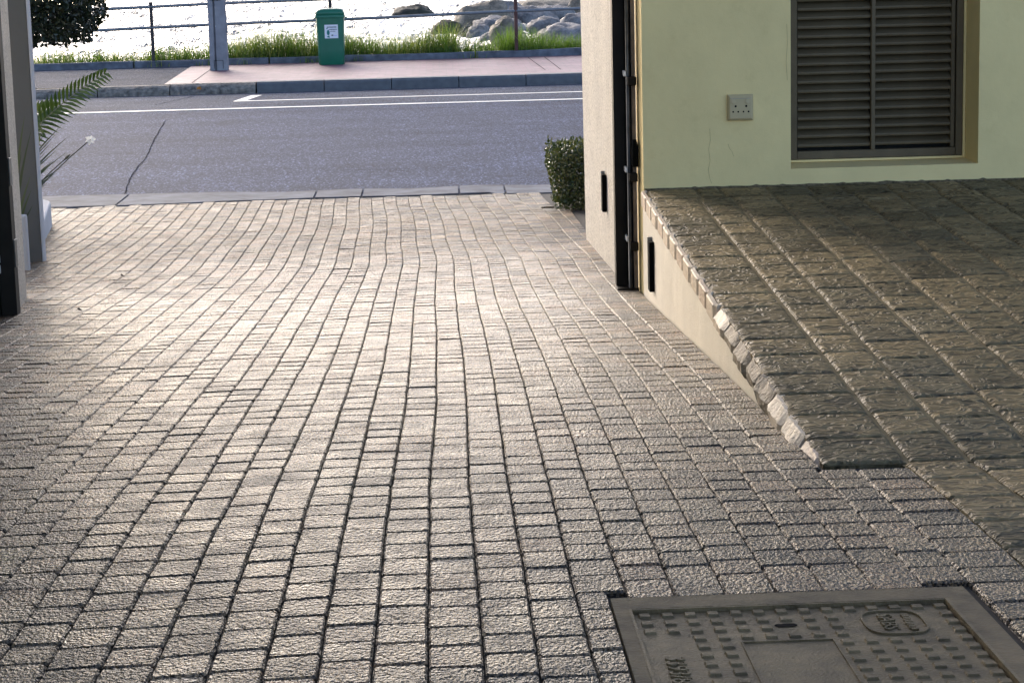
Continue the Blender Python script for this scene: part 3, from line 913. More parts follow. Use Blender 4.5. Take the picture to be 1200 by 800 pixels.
# ------------------------------------------------------------------ manhole cover
def manhole():
    X0, X1, Y0, Y1 = 0.312, 0.862, 2.86, 3.705
    t = empty('manhole_cover', (0, 0, 0))
    cy = 3.3
    sl = (gz(4.1) - gz(3.4)) / 0.7
    def zz(y): return gz(3.7) + sl * (y - 3.7)
    def slab(mb, x0, x1, y0, y1, h0, h1):
        vs = [(x0, y0, zz(y0) + h0), (x1, y0, zz(y0) + h0), (x1, y1, zz(y1) + h0), (x0, y1, zz(y1) + h0), (x0, y0, zz(y0) + h1), (x1, y0, zz(y0) + h1), (x1, y1, zz(y1) + h1), (x0, y1, zz(y1) + h1)]
        mb.add(vs, [(0, 3, 2, 1), (4, 5, 6, 7), (0, 1, 5, 4), (1, 2, 6, 5), (2, 3, 7, 6), (3, 0, 4, 7)])
    tag(t, 'dark cast iron manhole cover with raised studs in the cobbles', 'manhole cover')
    mb = MB(); slab(mb, X0, X1, Y0, Y1, -0.02, -0.008)
    mb.build('plate', M['iron'], t)
    # concrete surround
    mb = MB(); slab(mb, X0 - 0.034, X0 - 0.008, Y0, Y1 + 0.008, -0.03, 0.001)
    slab(mb, X1 + 0.010, X1 + 0.056, Y0, Y1 + 0.008, -0.03, 0.001)
    slab(mb, X0 - 0.034, X1 + 0.056, Y1 + 0.010, Y1 + 0.086, -0.03, 0.0005)
    mb.build('surround', M['mortar_dark'], t)
    mb = MB(); slab(mb, X0 - 0.008, X0 - 0.003, Y0, Y1 + 0.004, -0.02, 0.002); slab(mb, X1 + 0.004, X1 + 0.010, Y0, Y1 + 0.004, -0.02, 0.002); slab(mb, X0 - 0.003, X1 + 0.004, Y1 + 0.003, Y1 + 0.008, -0.02, 0.0)
    mb.build('frame', M['iron'], t)
    # studs, keyhole, blank panel, emblem
    px0, px1, py1 = 0.475, 0.632, 3.505
    ex, ey, ea, eb = 0.752, 3.592, 0.054, 0.074
    sm = None
    nx, ny = 14, 16
    pitch_x, pitch_y = (X1 - X0 - 0.02) / 13.2, 0.0505
    for a in range(nx):
        for b in range(ny):
            x = X0 + 0.018 + a * pitch_x; y = Y1 - 0.018 - b * pitch_y
            if y < 3.05: continue
            if px0 - 0.016 < x < px1 + 0.016 and y < py1 + 0.014: continue
            if abs(x - ex) < ea + 0.014 and abs(y - ey) < eb + 0.010: continue
            if 0.325 < x < 0.375 and 3.08 < y < 3.55: continue
            if abs(x - 0.566) < 0.026 and abs(y - 3.60) < 0.03: continue
            mb = MB(); hw, hd = 0.0105, 0.0125
            base = [(-hw, -hd, 0), (hw, -hd, 0), (hw, hd, 0), (-hw, hd, 0)]
            top = [(p[0] * 0.84, p[1] * 0.84, 0.0042) for p in base]
            if sm is None:
                mb.add(base + top, [(0, 1, 5, 4), (1, 2, 6, 5), (2, 3, 7, 6), (3, 0, 4, 7), (4, 5, 6, 7)])
                o = mb.build('stud', M['iron'], t); sm = o.data
            else:
                o = link(bpy.data.objects.new('stud', sm), t)
            o.location = (x, y, zz(y) - 0.008)
            o.rotation_euler = (math.atan(sl), 0, rnd.uniform(-0.06, 0.06))
    def on(x, y, h): return (x, y, zz(y) - 0.008 + h)
    # keyhole
    mb = MB(); n = 16; ring = []
    for k in range(n):
        a = 6.283 * k / n
        ring.append((0.566 + math.copysign(0.011, math.cos(a)) + 0.009 * math.cos(a), 3.600 + 0.010 * math.sin(a)))
    mb.add([on(p[0], p[1], 0.0012) for p in ring], [tuple(range(n))])
    mb.build('keyhole', M['black'], t)
    mb = MB()
    for (a, b, c, d) in ((px0, px1, py1 - 0.004, py1), (px0, px0 + 0.003, 3.1, py1 - 0.004), (px1 - 0.003, px1, 3.1, py1 - 0.004)):
        mb.add([on(a, c, 0), on(b, c, 0), on(b, d, 0), on(a, d, 0), on(a, c, 0.003), on(b, c, 0.003), on(b, d, 0.003), on(a, d, 0.003)], [(4, 5, 6, 7), (0, 1, 5, 4), (1, 2, 6, 5), (2, 3, 7, 6), (3, 0, 4, 7)])
    mb.build('blank_panel', M['iron'], t)
    # emblem ring (a rounded oblong)
    mb = MB(); n = 40; outer, inner = [], []
    for k in range(n):
        a = 6.283 * k / n
        ux, uy = math.copysign(abs(math.cos(a)) ** 0.6, math.cos(a)), math.copysign(abs(math.sin(a)) ** 0.6, math.sin(a))
        outer.append((ex + ea * ux, ey + eb * uy)); inner.append((ex + (ea - 0.004) * ux, ey + (eb - 0.004) * uy))
    vs = [on(p[0], p[1], 0) for p in outer] + [on(p[0], p[1], 0.004) for p in outer] + [on(p[0], p[1], 0.004) for p in inner] + [on(p[0], p[1], 0) for p in inner]
    fs = []
    for k in range(n):
        j = (k + 1) % n
        for s in range(3): fs.append((s * n + k, s * n + j, (s + 1) * n + j, (s + 1) * n + k))
    mb.add(vs, fs)
    emb = mb.build('emblem', M['iron'], t)
    def lettering(txt, x, y, size, name, parent, spacing=1.0):
        cu = bpy.data.curves.new(name, 'FONT')
        cu.body = txt; cu.size = size; cu.extrude = 0.0022; cu.align_x = 'CENTER'; cu.align_y = 'CENTER'; cu.space_character = spacing
        o = bpy.data.objects.new(name, cu)
        link(o)
        dg = bpy.context.evaluated_depsgraph_get()
        me = bpy.data.meshes.new_from_object(o.evaluated_get(dg))
        bpy.data.objects.remove(o); bpy.data.curves.remove(cu)
        me.materials.clear(); me.materials.append(M['iron'])
        o = link(bpy.data.objects.new(name, me), parent)
        o.location = on(x, y, 0.0022)
        o.rotation_euler = (math.atan(sl), 0, R(-90))
    lettering('SABS', ex - 0.012, ey, 0.040, 'letters', emb, 1.05)
    mb = MB(); rr = random.Random(5)
    y = ey + 0.045
    while y > ey - 0.05:                     # second line of the emblem: too worn to read
        d = rr.uniform(0.004, 0.008)
        x = ex + 0.016 + rr.uniform(0, 0.004)
        mb.add([on(x, y - d, 0), on(x + 0.012, y - d, 0), on(x + 0.012, y, 0), on(x, y, 0), on(x, y - d, 0.0045), on(x + 0.012, y - d, 0.0045), on(x + 0.012, y, 0.0045), on(x, y, 0.0045)], [(4, 5, 6, 7), (0, 1, 5, 4), (1, 2, 6, 5), (2, 3, 7, 6), (3, 0, 4, 7)])
        y -= d + 0.004
    mb.build('worn_letters', M['iron'], emb)
    lettering('3393/80', 0.352, 3.34, 0.048, 'numerals', t, 1.0)
M['mortar_dark'] = simple('cover_surround', (0.155, 0.108, 0.050), 0.8, var=0.35, scale=14, bmp=0.8, bscale=110, bdist=0.006, obj=False)
manhole()

# ------------------------------------------------------------------ raised platform of riven stone tiles
plat = tag(strip('platform', XR + 0.012, 7.0, [5.0, 6, 7, 8, 9.5], lambda y: pz(y) - 0.0065, M['mortar']), kind='structure')
low = tag(strip('stone_floor', 1.062, 7.0, [-8, 2, 3.32, 4.16, 4.57, 4.998], lambda y: gz(y) - 0.006, M['mortar']), kind='structure')
def tile_piece(parent, x0, x1, y0, y1, zf, g, name='tile'):
    mb = MB()
    nx, ny = 4, 5
    s = g.uniform(0, 100)
    vs = []
    def top(u, v):
        x = x0 + (x1 - x0) * u; y = y0 + (y1 - y0) * v
        e = min(u, 1 - u) * (x1 - x0); e2 = min(v, 1 - v) * (y1 - y0)
        edge = min(e, e2)
        z = zf(y) - (0.0055 if edge < 0.002 else 0)
        z += 0.0032 * noise.noise((x * 9, y * 13, s)) + 0.0017 * noise.noise((x * 24 + s, y * 34, 3))
        x += 0.003 * noise.noise((y * 20, s, 1)) if u in (0, 1) else 0
        y += 0.003 * noise.noise((x * 20, s, 2)) if v in (0, 1) else 0
        return (x, y, z)
    us = [0, 0.05] + [0.05 + 0.9 * q / 8 for q in range(1, 8)] + [0.95, 1]; ws = [0, 0.03] + [0.03 + 0.94 * q / 12 for q in range(1, 12)] + [0.97, 1]
    for w in ws:
        for u in us: vs.append(top(u, w))
    n = len(us); fs = []
    for j in range(len(ws) - 1):
        for i in range(n - 1):
            fs.append((j * n + i, j * n + i + 1, (j + 1) * n + i + 1, (j + 1) * n + i))
    per = list(range(n)) + [j * n + n - 1 for j in range(1, len(ws))] + [(len(ws) - 1) * n + i for i in range(n - 2, -1, -1)] + [j * n for j in range(len(ws) - 2, 0, -1)]
    b0 = len(vs)
    m = len(per)
    for k in per: vs.append(vs[k])
    for k in per: vs.append((vs[k][0], vs[k][1], vs[k][2] - 0.014))
    for k in range(m):
        fs.append((b0 + (k + 1) % m, b0 + k, b0 + m + k, b0 + m + (k + 1) % m))
    mb.add(vs, fs)
    xc, yc = (x0 + x1) / 2, (y0 + y1) / 2
    return mb.build(name, M['tile'], parent, origin=(xc, yc, zf(yc)), smooth=True)
def build_tiles():
    g = random.Random(3)
    cols = [0.884, 1.078, 1.222, 1.402, 1.562, 1.742, 1.918, 2.094, 2.27, 2.446, 2.62, 2.80]
    for c, (a, b) in enumerate(zip(cols, cols[1:])):
        # cut course against the wall
        off = 0.0 if c == 0 else 0.06 * math.sin(c * 2.1)
        y = 9.485
        jn = 0.006
        tile_piece(plat, a + jn + off * 0.4, b - jn + (0.06 * math.sin((c + 1) * 2.1)) * 0.4, 9.23, y, pz, g)
        y = 9.215
        first = True
        while y > 5.0:
            L = 0.232 + g.uniform(-0.012, 0.012)
            if first and c > 0: L = g.uniform(0.10, 0.23); first = False
            if g.random() < 0.10 and c > 1: L *= 1.5
            y0 = max(y - L, 5.0)
            if y0 - 5.0 < 0.07: y0 = 5.0
            gap = 0.0055 if c < 5 else 0.0045
            tile_piece(plat, a + gap * (0.5 if c == 0 else 1) - (0.01 if c == 0 else 0), b - gap, y0 + 0.0035, y - 0.0035, pz, g)
            y = y0
    cols = [1.062, 1.222, 1.402, 1.562, 1.742]
    for c, (a, b) in enumerate(zip(cols, cols[1:])):
        y = 4.99 - 0.0 * c
        while y > 3.2:
            L = 0.232 + g.uniform(-0.015, 0.015)
            if y > 4.9 and c % 2: L *= 0.6
            tile_piece(low, a + 0.006, b - 0.006, y - L + 0.003, y - 0.003, lambda yy: gz(yy) + 0.002, g)
            y -= L
build_tiles()
# edging bricks along the drive side
def build_edging():
    g = random.Random(9)
    y = 9.47
    k = 0
    while y > 5.12:
        L = 0.233
        y0 = max(y - L, 4.99)
        rough = 0.0 if y0 > 6.7 else (0.5 if y0 > 6.3 else 1.0)
        hgt = 0.062 + 0.018 * rough
        mb = MB(); rings = []
        sx = g.uniform(-0.006, 0.006) * (1 if rough else 0.3)
        n = 9
        for q in range(n):
            t = q / (n - 1)
            yy = y0 + 0.004 + (y - y0 - 0.008) * t
            pin = 0.010 * (abs(2 * t - 1) ** 12)
            def nz(a): return rough * 0.010 * noise.noise((yy * 22, a * 3.3, k * 1.7))
            z1 = pz(yy) + 0.001 - rough * 0.004
            xo = XR - 0.011 + sx + pin
            if rough:
                rings.append([(xo + 0.010 + nz(1), yy, z1 - hgt), (xo - 0.004 + nz(2), yy, z1 - hgt * 0.8), (xo - 0.006 + nz(3), yy, z1 - hgt * 0.45), (xo + 0.020 + nz(4), yy, z1 - 0.002 + nz(5) * 0.4), (xo + 0.040, yy, z1 + nz(6) * 0.2), (xo + 0.05, yy, z1 - 0.01), (xo + 0.05, yy, z1 - hgt)])
            else:
                rings.append([(xo, yy, z1 - hgt), (xo, yy, z1 - hgt * 0.5), (xo, yy, z1 - 0.006), (xo + 0.003, yy, z1 - 0.001), (xo + 0.015, yy, z1), (xo + 0.022, yy, z1 - 0.01), (xo + 0.022, yy, z1 - hgt)])
        mb.loft(rings)
        mb.build('edging_brick', M['edgestone' if 5.75 < y < 6.9 else ('edgebrick' if k % 3 else 'edgebrick2')], plat)
        y = y0; k += 1
build_edging()
# retaining wall below it
def build_retaining():
    mb = MB(); ys = [5.03 + (9.498 - 5.03) * i / 18 for i in range(19)]
    rings = []
    for y in ys:
        zt = min(pz(y) - 0.058, 0)
        if y < 6.6: zt = pz(y) - 0.07
        zb = gz(y) - 0.08
        zt = max(zt, zb + 0.03)
        w = 0.004 * noise.noise((y * 2, 0, 0))
        rings.append([(XR + w, y, zb), (XR + w, y, (zb + zt) / 2), (XR + w + 0.001, y, zt), (XR + 0.012, y, zt), (XR + 0.012, y, zb)])
    mb.loft(rings)
    o = mb.build('retaining_wall', M['retain'])
    tag(o, 'low wedge of cream plastered wall carrying the raised stone floor', 'wall')
build_retaining()

# ------------------------------------------------------------------ the garage building
gar = empty('garage', (0, 9.6, gz(9.6)))
tag(gar, 'cream painted garage with wide gate opening onto the cobbled drive', 'garage')
VX0, VX1, VZ0, VZ1 = 1.520, 2.343, -1.046, 0.10         # louvre recess
LINT = 0.72                                              # underside of the lintel
def facade():
    mb = MB()
    y0, y1 = 9.5, 9.82
    xs = [XR + 0.006, VX0, VX1, 7.0]; zs = [-1.75, VZ0, VZ1, 1.2]
    for i in range(3):
        for j in range(3):
            if i == 1 and j == 1: continue
            a, b, c, d = xs[i], xs[i + 1], zs[j], zs[j + 1]
            mb.add([(a, y0, c), (b, y0, c), (b, y0, d), (a, y0, d)], [(0, 1, 2, 3)])
            mb.add([(a, y1, c), (b, y1, c), (b, y1, d), (a, y1, d)], [(3, 2, 1, 0)])
    a, b, c, d = VX0, VX1, VZ0, VZ1
    for p, q in (((a, c), (b, c)), ((b, c), (b, d)), ((b, d), (a, d)), ((a, d), (a, c))):
        mb.add([(p[0], y0, p[1]), (q[0], y0, q[1]), (q[0], y1, q[1]), (p[0], y1, p[1])], [(0, 3, 2, 1)])
    x = xs[0]
    mb.add([(x, y0, -1.75), (x, y1, -1.75), (x, y1, 1.2), (x, y0, 1.2)], [(0, 3, 2, 1)])
    child(mb.build('wall', M['wall'], gar), gar)
facade()
def hairline(pts):
    mb = MB(); vs = []; fs = []
    for i, (x, z) in enumerate(pts):
        vs += [(x - 0.0011, 9.4988, z), (x + 0.0011, 9.4988, z)]
        if i: fs.append((2 * i - 2, 2 * i - 1, 2 * i + 1, 2 * i))
    mb.add(vs, fs)
    child(mb.build('hairline_crack', M['crackline'], gar), gar)
hairline([(1.165, -0.86), (1.168, -0.91), (1.160, -0.95), (1.166, -1.0), (1.158, -1.04), (1.163, -1.075), (1.172, -1.10)])
hairline([(1.245, -0.93), (1.252, -0.95), (1.262, -0.962), (1.27, -0.985)])
hairline([(1.503, -0.42), (1.506, -0.50), (1.500, -0.58), (1.505, -0.66)])
def wall_foot():
    # grit and spilt mortar where the painted wall meets the stone floor
    mb = MB(); vs = []; fs = []
    n = 260
    for i in range(n + 1):
        x = XR + 0.01 + (3.0 - XR) * i / n
        h = 0.004 + 0.007 * abs(noise.noise((x * 9, 1, 4))) + (0.012 * max(0, noise.noise((x * 26, 6, 2)) - 0.15))
        z0 = pz(9.49) - 0.006
        vs += [(x, 9.497 - 0.005 - 0.004 * abs(noise.noise((x * 14, 2, 8))), z0), (x, 9.4975, z0 + 0.006 + h)]
        if i: fs.append((2 * i - 2, 2 * i, 2 * i + 1, 2 * i - 1))
    mb.add(vs, fs)
    child(mb.build('wall_foot_grit', M['grit'], gar), gar)
wall_foot()
def part_box(name, mat, x0, x1, y0, y1, z0, z1, bevel=0.004):
    mb = MB(); mb.box(x0, x1, y0, y1, z0, z1)
    return child(mb.build(name, mat, gar, bevel=bevel), gar)
part_box('lintel', M['wall'], -3.3, XR + 0.004, 9.42, 9.82, LINT, 1.198)
part_box('shade_roof', M['soffit'], -3.6, 0.30, 5.6, 9.9, 1.2, 1.42, 0)  # out of view; cut to shade the drive yet leave the wall sky-lit
part_box('trimmed_eave', M['soffit'], 0.302, 3.0, 9.42, 9.9, 1.2, 1.42, 0)  # out of view; kept shallow so skylight reaches the wall
# wing wall right of the drive (rough plaster), a little out of true
mb = MB()
mb.loft([[(0.832, 10.30, -1.9), (2.4, 10.30, -1.9), (2.4, 12.70, -1.9), (0.826, 12.70, -1.9)], [(0.832, 10.30, 1.195), (2.4, 10.30, 1.195), (2.4, 12.70, 1.195), (0.812, 12.70, 1.195)]])
child(mb.build('wing_wall', M['rough'], gar, bevel=0.008), gar)
part_box('nib', M['rough'], XR + 0.014, 2.39, 9.83, 10.29, -1.9, 1.19)
# left jamb: rough plaster reveal behind the gate post
mb = MB()
mb.loft([[(-3.6, 9.44, -1.9), (-1.872, 9.44, -1.9), (-1.975, 10.25, -1.9), (-3.6, 10.25, -1.9)], [(-3.6, 9.44, 0.717), (-1.868, 9.44, 0.717), (-1.972, 10.25, 0.717), (-3.6, 10.25, 0.717)]])
child(mb.build('jamb', M['rough'], gar, bevel=0.006), gar)
part_box('side_wall', M['wall'], -3.6, -3.4, -6.0, 9.43, -1.6, 1.197, 0)
# smooth grey column outside on the left
tcol = empty('column', (-2.45, 12.4, gz(12.4)))
tag(tcol, 'square grey painted column left of the drive behind the gate', 'column')
mb = MB(); mb.box(-2.66, -2.262, 12.26, 12.36, -1.95, 3.2)
child(mb.build('shaft', M['column'], tcol, bevel=0.012, seg=3), tcol)

mb = MB(); mb.box(-2.2615, -2.256, 12.264, 12.356, -1.78, 3.2)  # pale strip painted on the side face to look lit
child(mb.build('lit_edge', M['white'], tcol), tcol)

# ------------------------------------------------------------------ louvre vent
def louvre():
    t = empty('louvre_vent', ((VX0 + VX1) / 2, 9.7, VZ0))
    tag(t, 'dark metal louvred vent set into the cream wall', 'vent')
    def pb(name, mat, x0, x1, y0, y1, z0, z1, bevel=0.002):
        mb = MB(); mb.box(x0, x1, y0, y1, z0, z1)
        return child(mb.build(name, mat, t, bevel=bevel), t)
    yf = 9.735
    fx0, fx1, fz0, fz1 = VX0 + 0.004, VX1 - 0.014, VZ0 + 0.014, VZ1 - 0.005
    # outer frame (four rails as one frame) and inner stile
    mb = MB(); sw = 0.062
    mb.box(fx0, fx0 + sw, yf, yf + 0.06, fz0, fz1); mb.box(fx1 - 0.03, fx1, yf, yf + 0.06, fz0, fz1)
    mb.box(fx0 + sw + 0.0005, fx1 - 0.0305, yf + 0.002, yf + 0.058, fz0, fz0 + 0.036); mb.box(fx0 + sw + 0.0005, fx1 - 0.0305, yf + 0.002, yf + 0.058, fz1 - 0.036, fz1)
    child(mb.build('frame', M['louvre'], t, bevel=0.003), t)
    pb('inner_stile', M['louvre'], fx1 - 0.052, fx1 - 0.035, yf + 0.008, yf + 0.05, fz0 + 0.038, fz1 - 0.038)
    mx = 1.926
    pb('mullion', M['louvre'], mx - 0.009, mx + 0.009, yf - 0.006, yf + 0.03, fz0 + 0.037, fz1 - 0.037)
    pb('backing', M['louvrein'], fx0 + 0.002, fx1 - 0.002, yf + 0.075, yf + 0.085, fz0, fz1, 0)
    pb('plaster_bead', M['wall'], fx1 + 0.001, VX1 - 0.0015, yf - 0.004, yf + 0.06, VZ0 + 0.002, fz1, 0.002)
    pb('sill_bead', M['wall'], fx0, fx1, yf - 0.004, yf + 0.06, VZ0 + 0.002, VZ0 + 0.0125, 0.002)
    for side, (a, b) in enumerate(((fx0 + sw + 0.004, mx - 0.0105), (mx + 0.0105, fx1 - 0.0535))):
        sm = None
        z = fz0 + 0.062
        while z < fz1 - 0.06:
            if sm is None:
                mb = MB()
                # blade: rounded front lip, sloping up and back
                pr = [(0.0, -0.008), (-0.003, -0.002), (-0.001, 0.005), (0.006, 0.008), (0.052, 0.034), (0.054, 0.030), (0.008, -0.004)]
                mb.loft([[(0, y, zz) for y, zz in pr], [(b - a, y, zz) for y, zz in pr]])
                o = mb.build('slat', M['louvre'], t); sm = o.data
            else:
                o = link(bpy.data.objects.new('slat', sm), t)
            o.location = Vector((a, yf + 0.012 + rnd.uniform(-0.001, 0.001), z + rnd.uniform(-0.001, 0.001))) - t.location
            o.rotation_euler = (rnd.uniform(-0.02, 0.02), rnd.uniform(-0.003, 0.003), 0)
            z += 0.0402
louvre()

# ------------------------------------------------------------------ wall socket
def socket():
    cx, cz = 1.2985, -0.7715
    t = empty('wall_socket', (cx, 9.5, cz))
    tag(t, 'cream double power socket on the wall left of the louvred vent', 'wall socket')
    mb = MB()
    w, h = 0.112, 0.112
    def rg(s, y, dz=0): return [(-w / 2 * s, y, -h / 2 * s + dz), (w / 2 * s, y, -h / 2 * s + dz), (w / 2 * s, y, h / 2 * s + dz), (-w / 2 * s, y, h / 2 * s + dz)]
    mb.loft([rg(1.0, -0.0005), rg(1.0, -0.014), rg(0.84, -0.022, -0.001)], cap0=False)
    mb.build('plate', M['socket'], t, bevel=0.002)
    for sx in (-1, 1):
        mb = MB()
        mb.tube([(sx * 0.031, -0.021, 0.026), (sx * 0.031, -0.027, 0.027)], 0.0085, 14)
        mb.build('switch', M['socket'], t, bevel=0.001)
    for (x, z, r) in ((-0.022, 0.006, 0.0048), (0.024, 0.006, 0.0048), (-0.033, -0.018, 0.0038), (-0.011, -0.018, 0.0038), (0.012, -0.018, 0.0038), (0.034, -0.018, 0.0038)):
        mb = MB(); mb.tube([(x, -0.0215, z), (x, -0.0228, z)], r, 12)
        mb.build('pin_hole', M['black'], t)
    mb = MB(); mb.box(-0.047, 0.047, -0.0228, -0.0218, 0.0385, 0.0395)
    mb.build('seam', M['fitting'], t)
socket()

# ------------------------------------------------------------------ gate posts
def gate_post_right():
    t = empty('gate_post', (0.80, 9.75, gz(9.75)))
    tag(t, 'black steel gate post with hinge brackets right of the drive', 'gate post')
    def pb(name, mat, x0, x1, y0, y1, z0, z1, bevel=0.002, par=None):
        mb = MB(); mb.box(x0, x1, y0, y1, z0, z1)
        o = mb.build(name, mat, par or t, bevel=bevel)
        o.location = -Vector(t.location) if par is None else Vector((0, 0, 0))
        return o
    zb = gz(9.75)
    pb('channel', M['steel'], 0.770, 0.822, 9.78, 9.86, zb + 0.01, 0.715)
    pb('shoe', M['steel'], 0.768, 0.866, 9.70, 9.79, zb - 0.005, zb + 0.012)
    mb = MB(); mb.tube([(0.831, 9.72, zb + 0.01), (0.831, 9.72, 0.715)], 0.0095, 10)
    child(mb.build('guide_pipe', M['steel2'], t, smooth=True), t)
    pb('back_plate', M['black'], 0.823, 0.862, 9.74, 9.80, zb + 0.012, 0.715)
    pb('rust_strip', M['rusty'], 0.846, 0.862, 9.70, 9.735, zb + 0.012, 0.715)
    for z in (-0.66, -1.085, -1.395):
        pb('hinge_bracket', M['steel'], 0.826, 0.864, 9.665, 9.71, z - 0.018, z + 0.022, 0.006)
        pb('bolt', M['bolt'], 0.812, 0.8215, 9.69, 9.779, z + 0.022, z + 0.044)
    # rubber buffer
    mb = MB(); mb.loft([rrect(0.026, 0.04, 0.008, -1.035, 0.853, 9.67), rrect(0.028, 0.05, 0.010, -1.02, 0.853, 9.665), rrect(0.028, 0.05, 0.01, -0.945, 0.853, 9.665), rrect(0.02, 0.03, 0.008, -0.915, 0.850, 9.67)])
    child(mb.build('buffer', M['black'], t, smooth=True), t)
gate_post_right()
def gate_post_left():
    t = empty('gate_post', (-1.90, 9.38, gz(9.38)))
    tag(t, 'black steel gate post against the left jamb of the drive', 'gate post')
    zb = gz(9.38)
    def pb(name, mat, x0, x1, y0, y1, z0, z1, bevel=0.002):
        mb = MB(); mb.box(x0, x1, y0, y1, z0, z1)
        return child(mb.build(name, mat, t, bevel=bevel), t)
    pb('channel', M['steel'], -1.915, -1.848, 9.36, 9.435, zb + 0.005, 0.715)
    pb('flange', M['steel'], -1.99, -1.92, 9.34, 9.43, zb + 0.003, 0.715)
    for z in (-1.335, -1.38, -0.62):
        pb('bolt', M['bolt'], -1.918, -1.906, 9.335, 9.359, z, z + 0.035)
    for z in (-0.95, -1.3):
        pb('latch_plate', M['steel2'], -1.8475, -1.842, 9.37, 9.42, z - 0.06, z + 0.06)
gate_post_left()

# slim dark fittings on the walls
def fitting(x, y, z0, z1, label):
    t = empty('wall_fitting', (x, y, z0))
    tag(t, label, 'wall fitting', 'slim wall fittings')
    h = z1 - z0
    mb = MB(); mb.box(-0.022, -0.0005, 0, 0.075, 0, h); mb.build('cover', M['black'], t, bevel=0.003)
    mb = MB(); mb.box(-0.021, -0.001, 0.0755, 0.09, 0.02, h + 0.012); mb.build('bracket', M['fitting'], t, bevel=0.002)
    mb = MB(); mb.box(-0.012, -0.0005, 0.0905, 0.13, 0.04, h - 0.01); mb.build('shutter', M['steel'], t, bevel=0.002)
fitting(XR + 0.001, 9.00, -1.49, -1.28, 'slim dark fitting on the low cream retaining wall')
fitting(0.827, 11.05, -1.41, -1.22, 'slim dark fitting on the rough pillar outside the gate')

# ------------------------------------------------------------------ planter, plants
pl = empty('planter_wall', (-2.3, 12.5, gz(12.5)))
tag(pl, 'low white planter wall with a rounded end beside the drive', 'planter')
def wx(y): return -2.335 - (y - 12.4) * 0.13
mb = MB(); mb.box(-3.6, -2.243, 11.75, 11.81, -1.95, -1.425)
child(mb.build('inner_wall', M['white'], pl, bevel=0.01), pl)
mb = MB(); path = []
for i in range(7): path.append((wx(12.36 + (14.75 - 12.36) * i / 6), 12.36 + (14.75 - 12.36) * i / 6))
ex0, ey0 = path[-1]
for k in range(1, 7):
    a = R(15 * k)
    path.append((ex0 - 0.35 * (1 - math.cos(a)) - 0.05 * k / 6, ey0 + 0.35 * math.sin(a)))
path += [(path[-1][0] - 0.6, path[-1][1] + 0.01), (path[-1][0] - 3.0, path[-1][1] + 0.01)]
rings = []
for i, p in enumerate(path):
    a, b = Vector(path[max(0, i - 1)]), Vector(path[min(len(path) - 1, i + 1)])
    d = (b - a).normalized(); nrm = Vector((-d.y, d.x))
    q = Vector(p) + nrm * 0.13
    zt = -1.705
    rings.append([(p[0], p[1], -2.0), (p[0], p[1], zt), (q.x, q.y, zt), (q.x, q.y, -2.0)])
mb.loft(rings)
child(mb.build('outer_wall', M['white'], pl, bevel=0.012, seg=3), pl)
mb = MB(); mb.add([(-7, 12.2, -1.74), (-2.45, 12.2, -1.74), (wx(14.5) - 0.13, 14.5, -1.76), (-2.95, 14.84, -1.76), (-7, 14.84, -1.76)], [(0, 1, 2, 3, 4)])
child(mb.build('soil', M['soil'], pl), pl)
# verge left of the planter, beside the road
tag(flat('verge', [(-40, 14.9), (-3.2, 15.05), (-3.0, 16.38), (-40, 16.38)], -1.95, M['bank']), kind='structure')
tag(flat('verge', [(0.80, 12.72), (40, 12.72), (40, 16.28), (0.80, 16.28)], -1.925, M['bank']), kind='structure')

def leaf_quad(mb, c, nrm, along, L, w, tone, fold=0.25):
    a = along.normalized(); s = nrm.cross(a).normalized(); n = nrm.normalized()
    p0 = c - a * L / 2; p1 = c + a * L / 2
    m1 = c + s * w / 2 + n * fold * w; m2 = c - s * w / 2 + n * fold * w
    mb.add([p0, m1, p1, m2], [(0, 1, 2), (0, 2, 3)], tone)

def rvec(g): 
    while True:
        v = Vector((g.uniform(-1, 1), g.uniform(-1, 1), g.uniform(-1, 1)))
        if 0.05 < v.length < 1: return v.normalized()

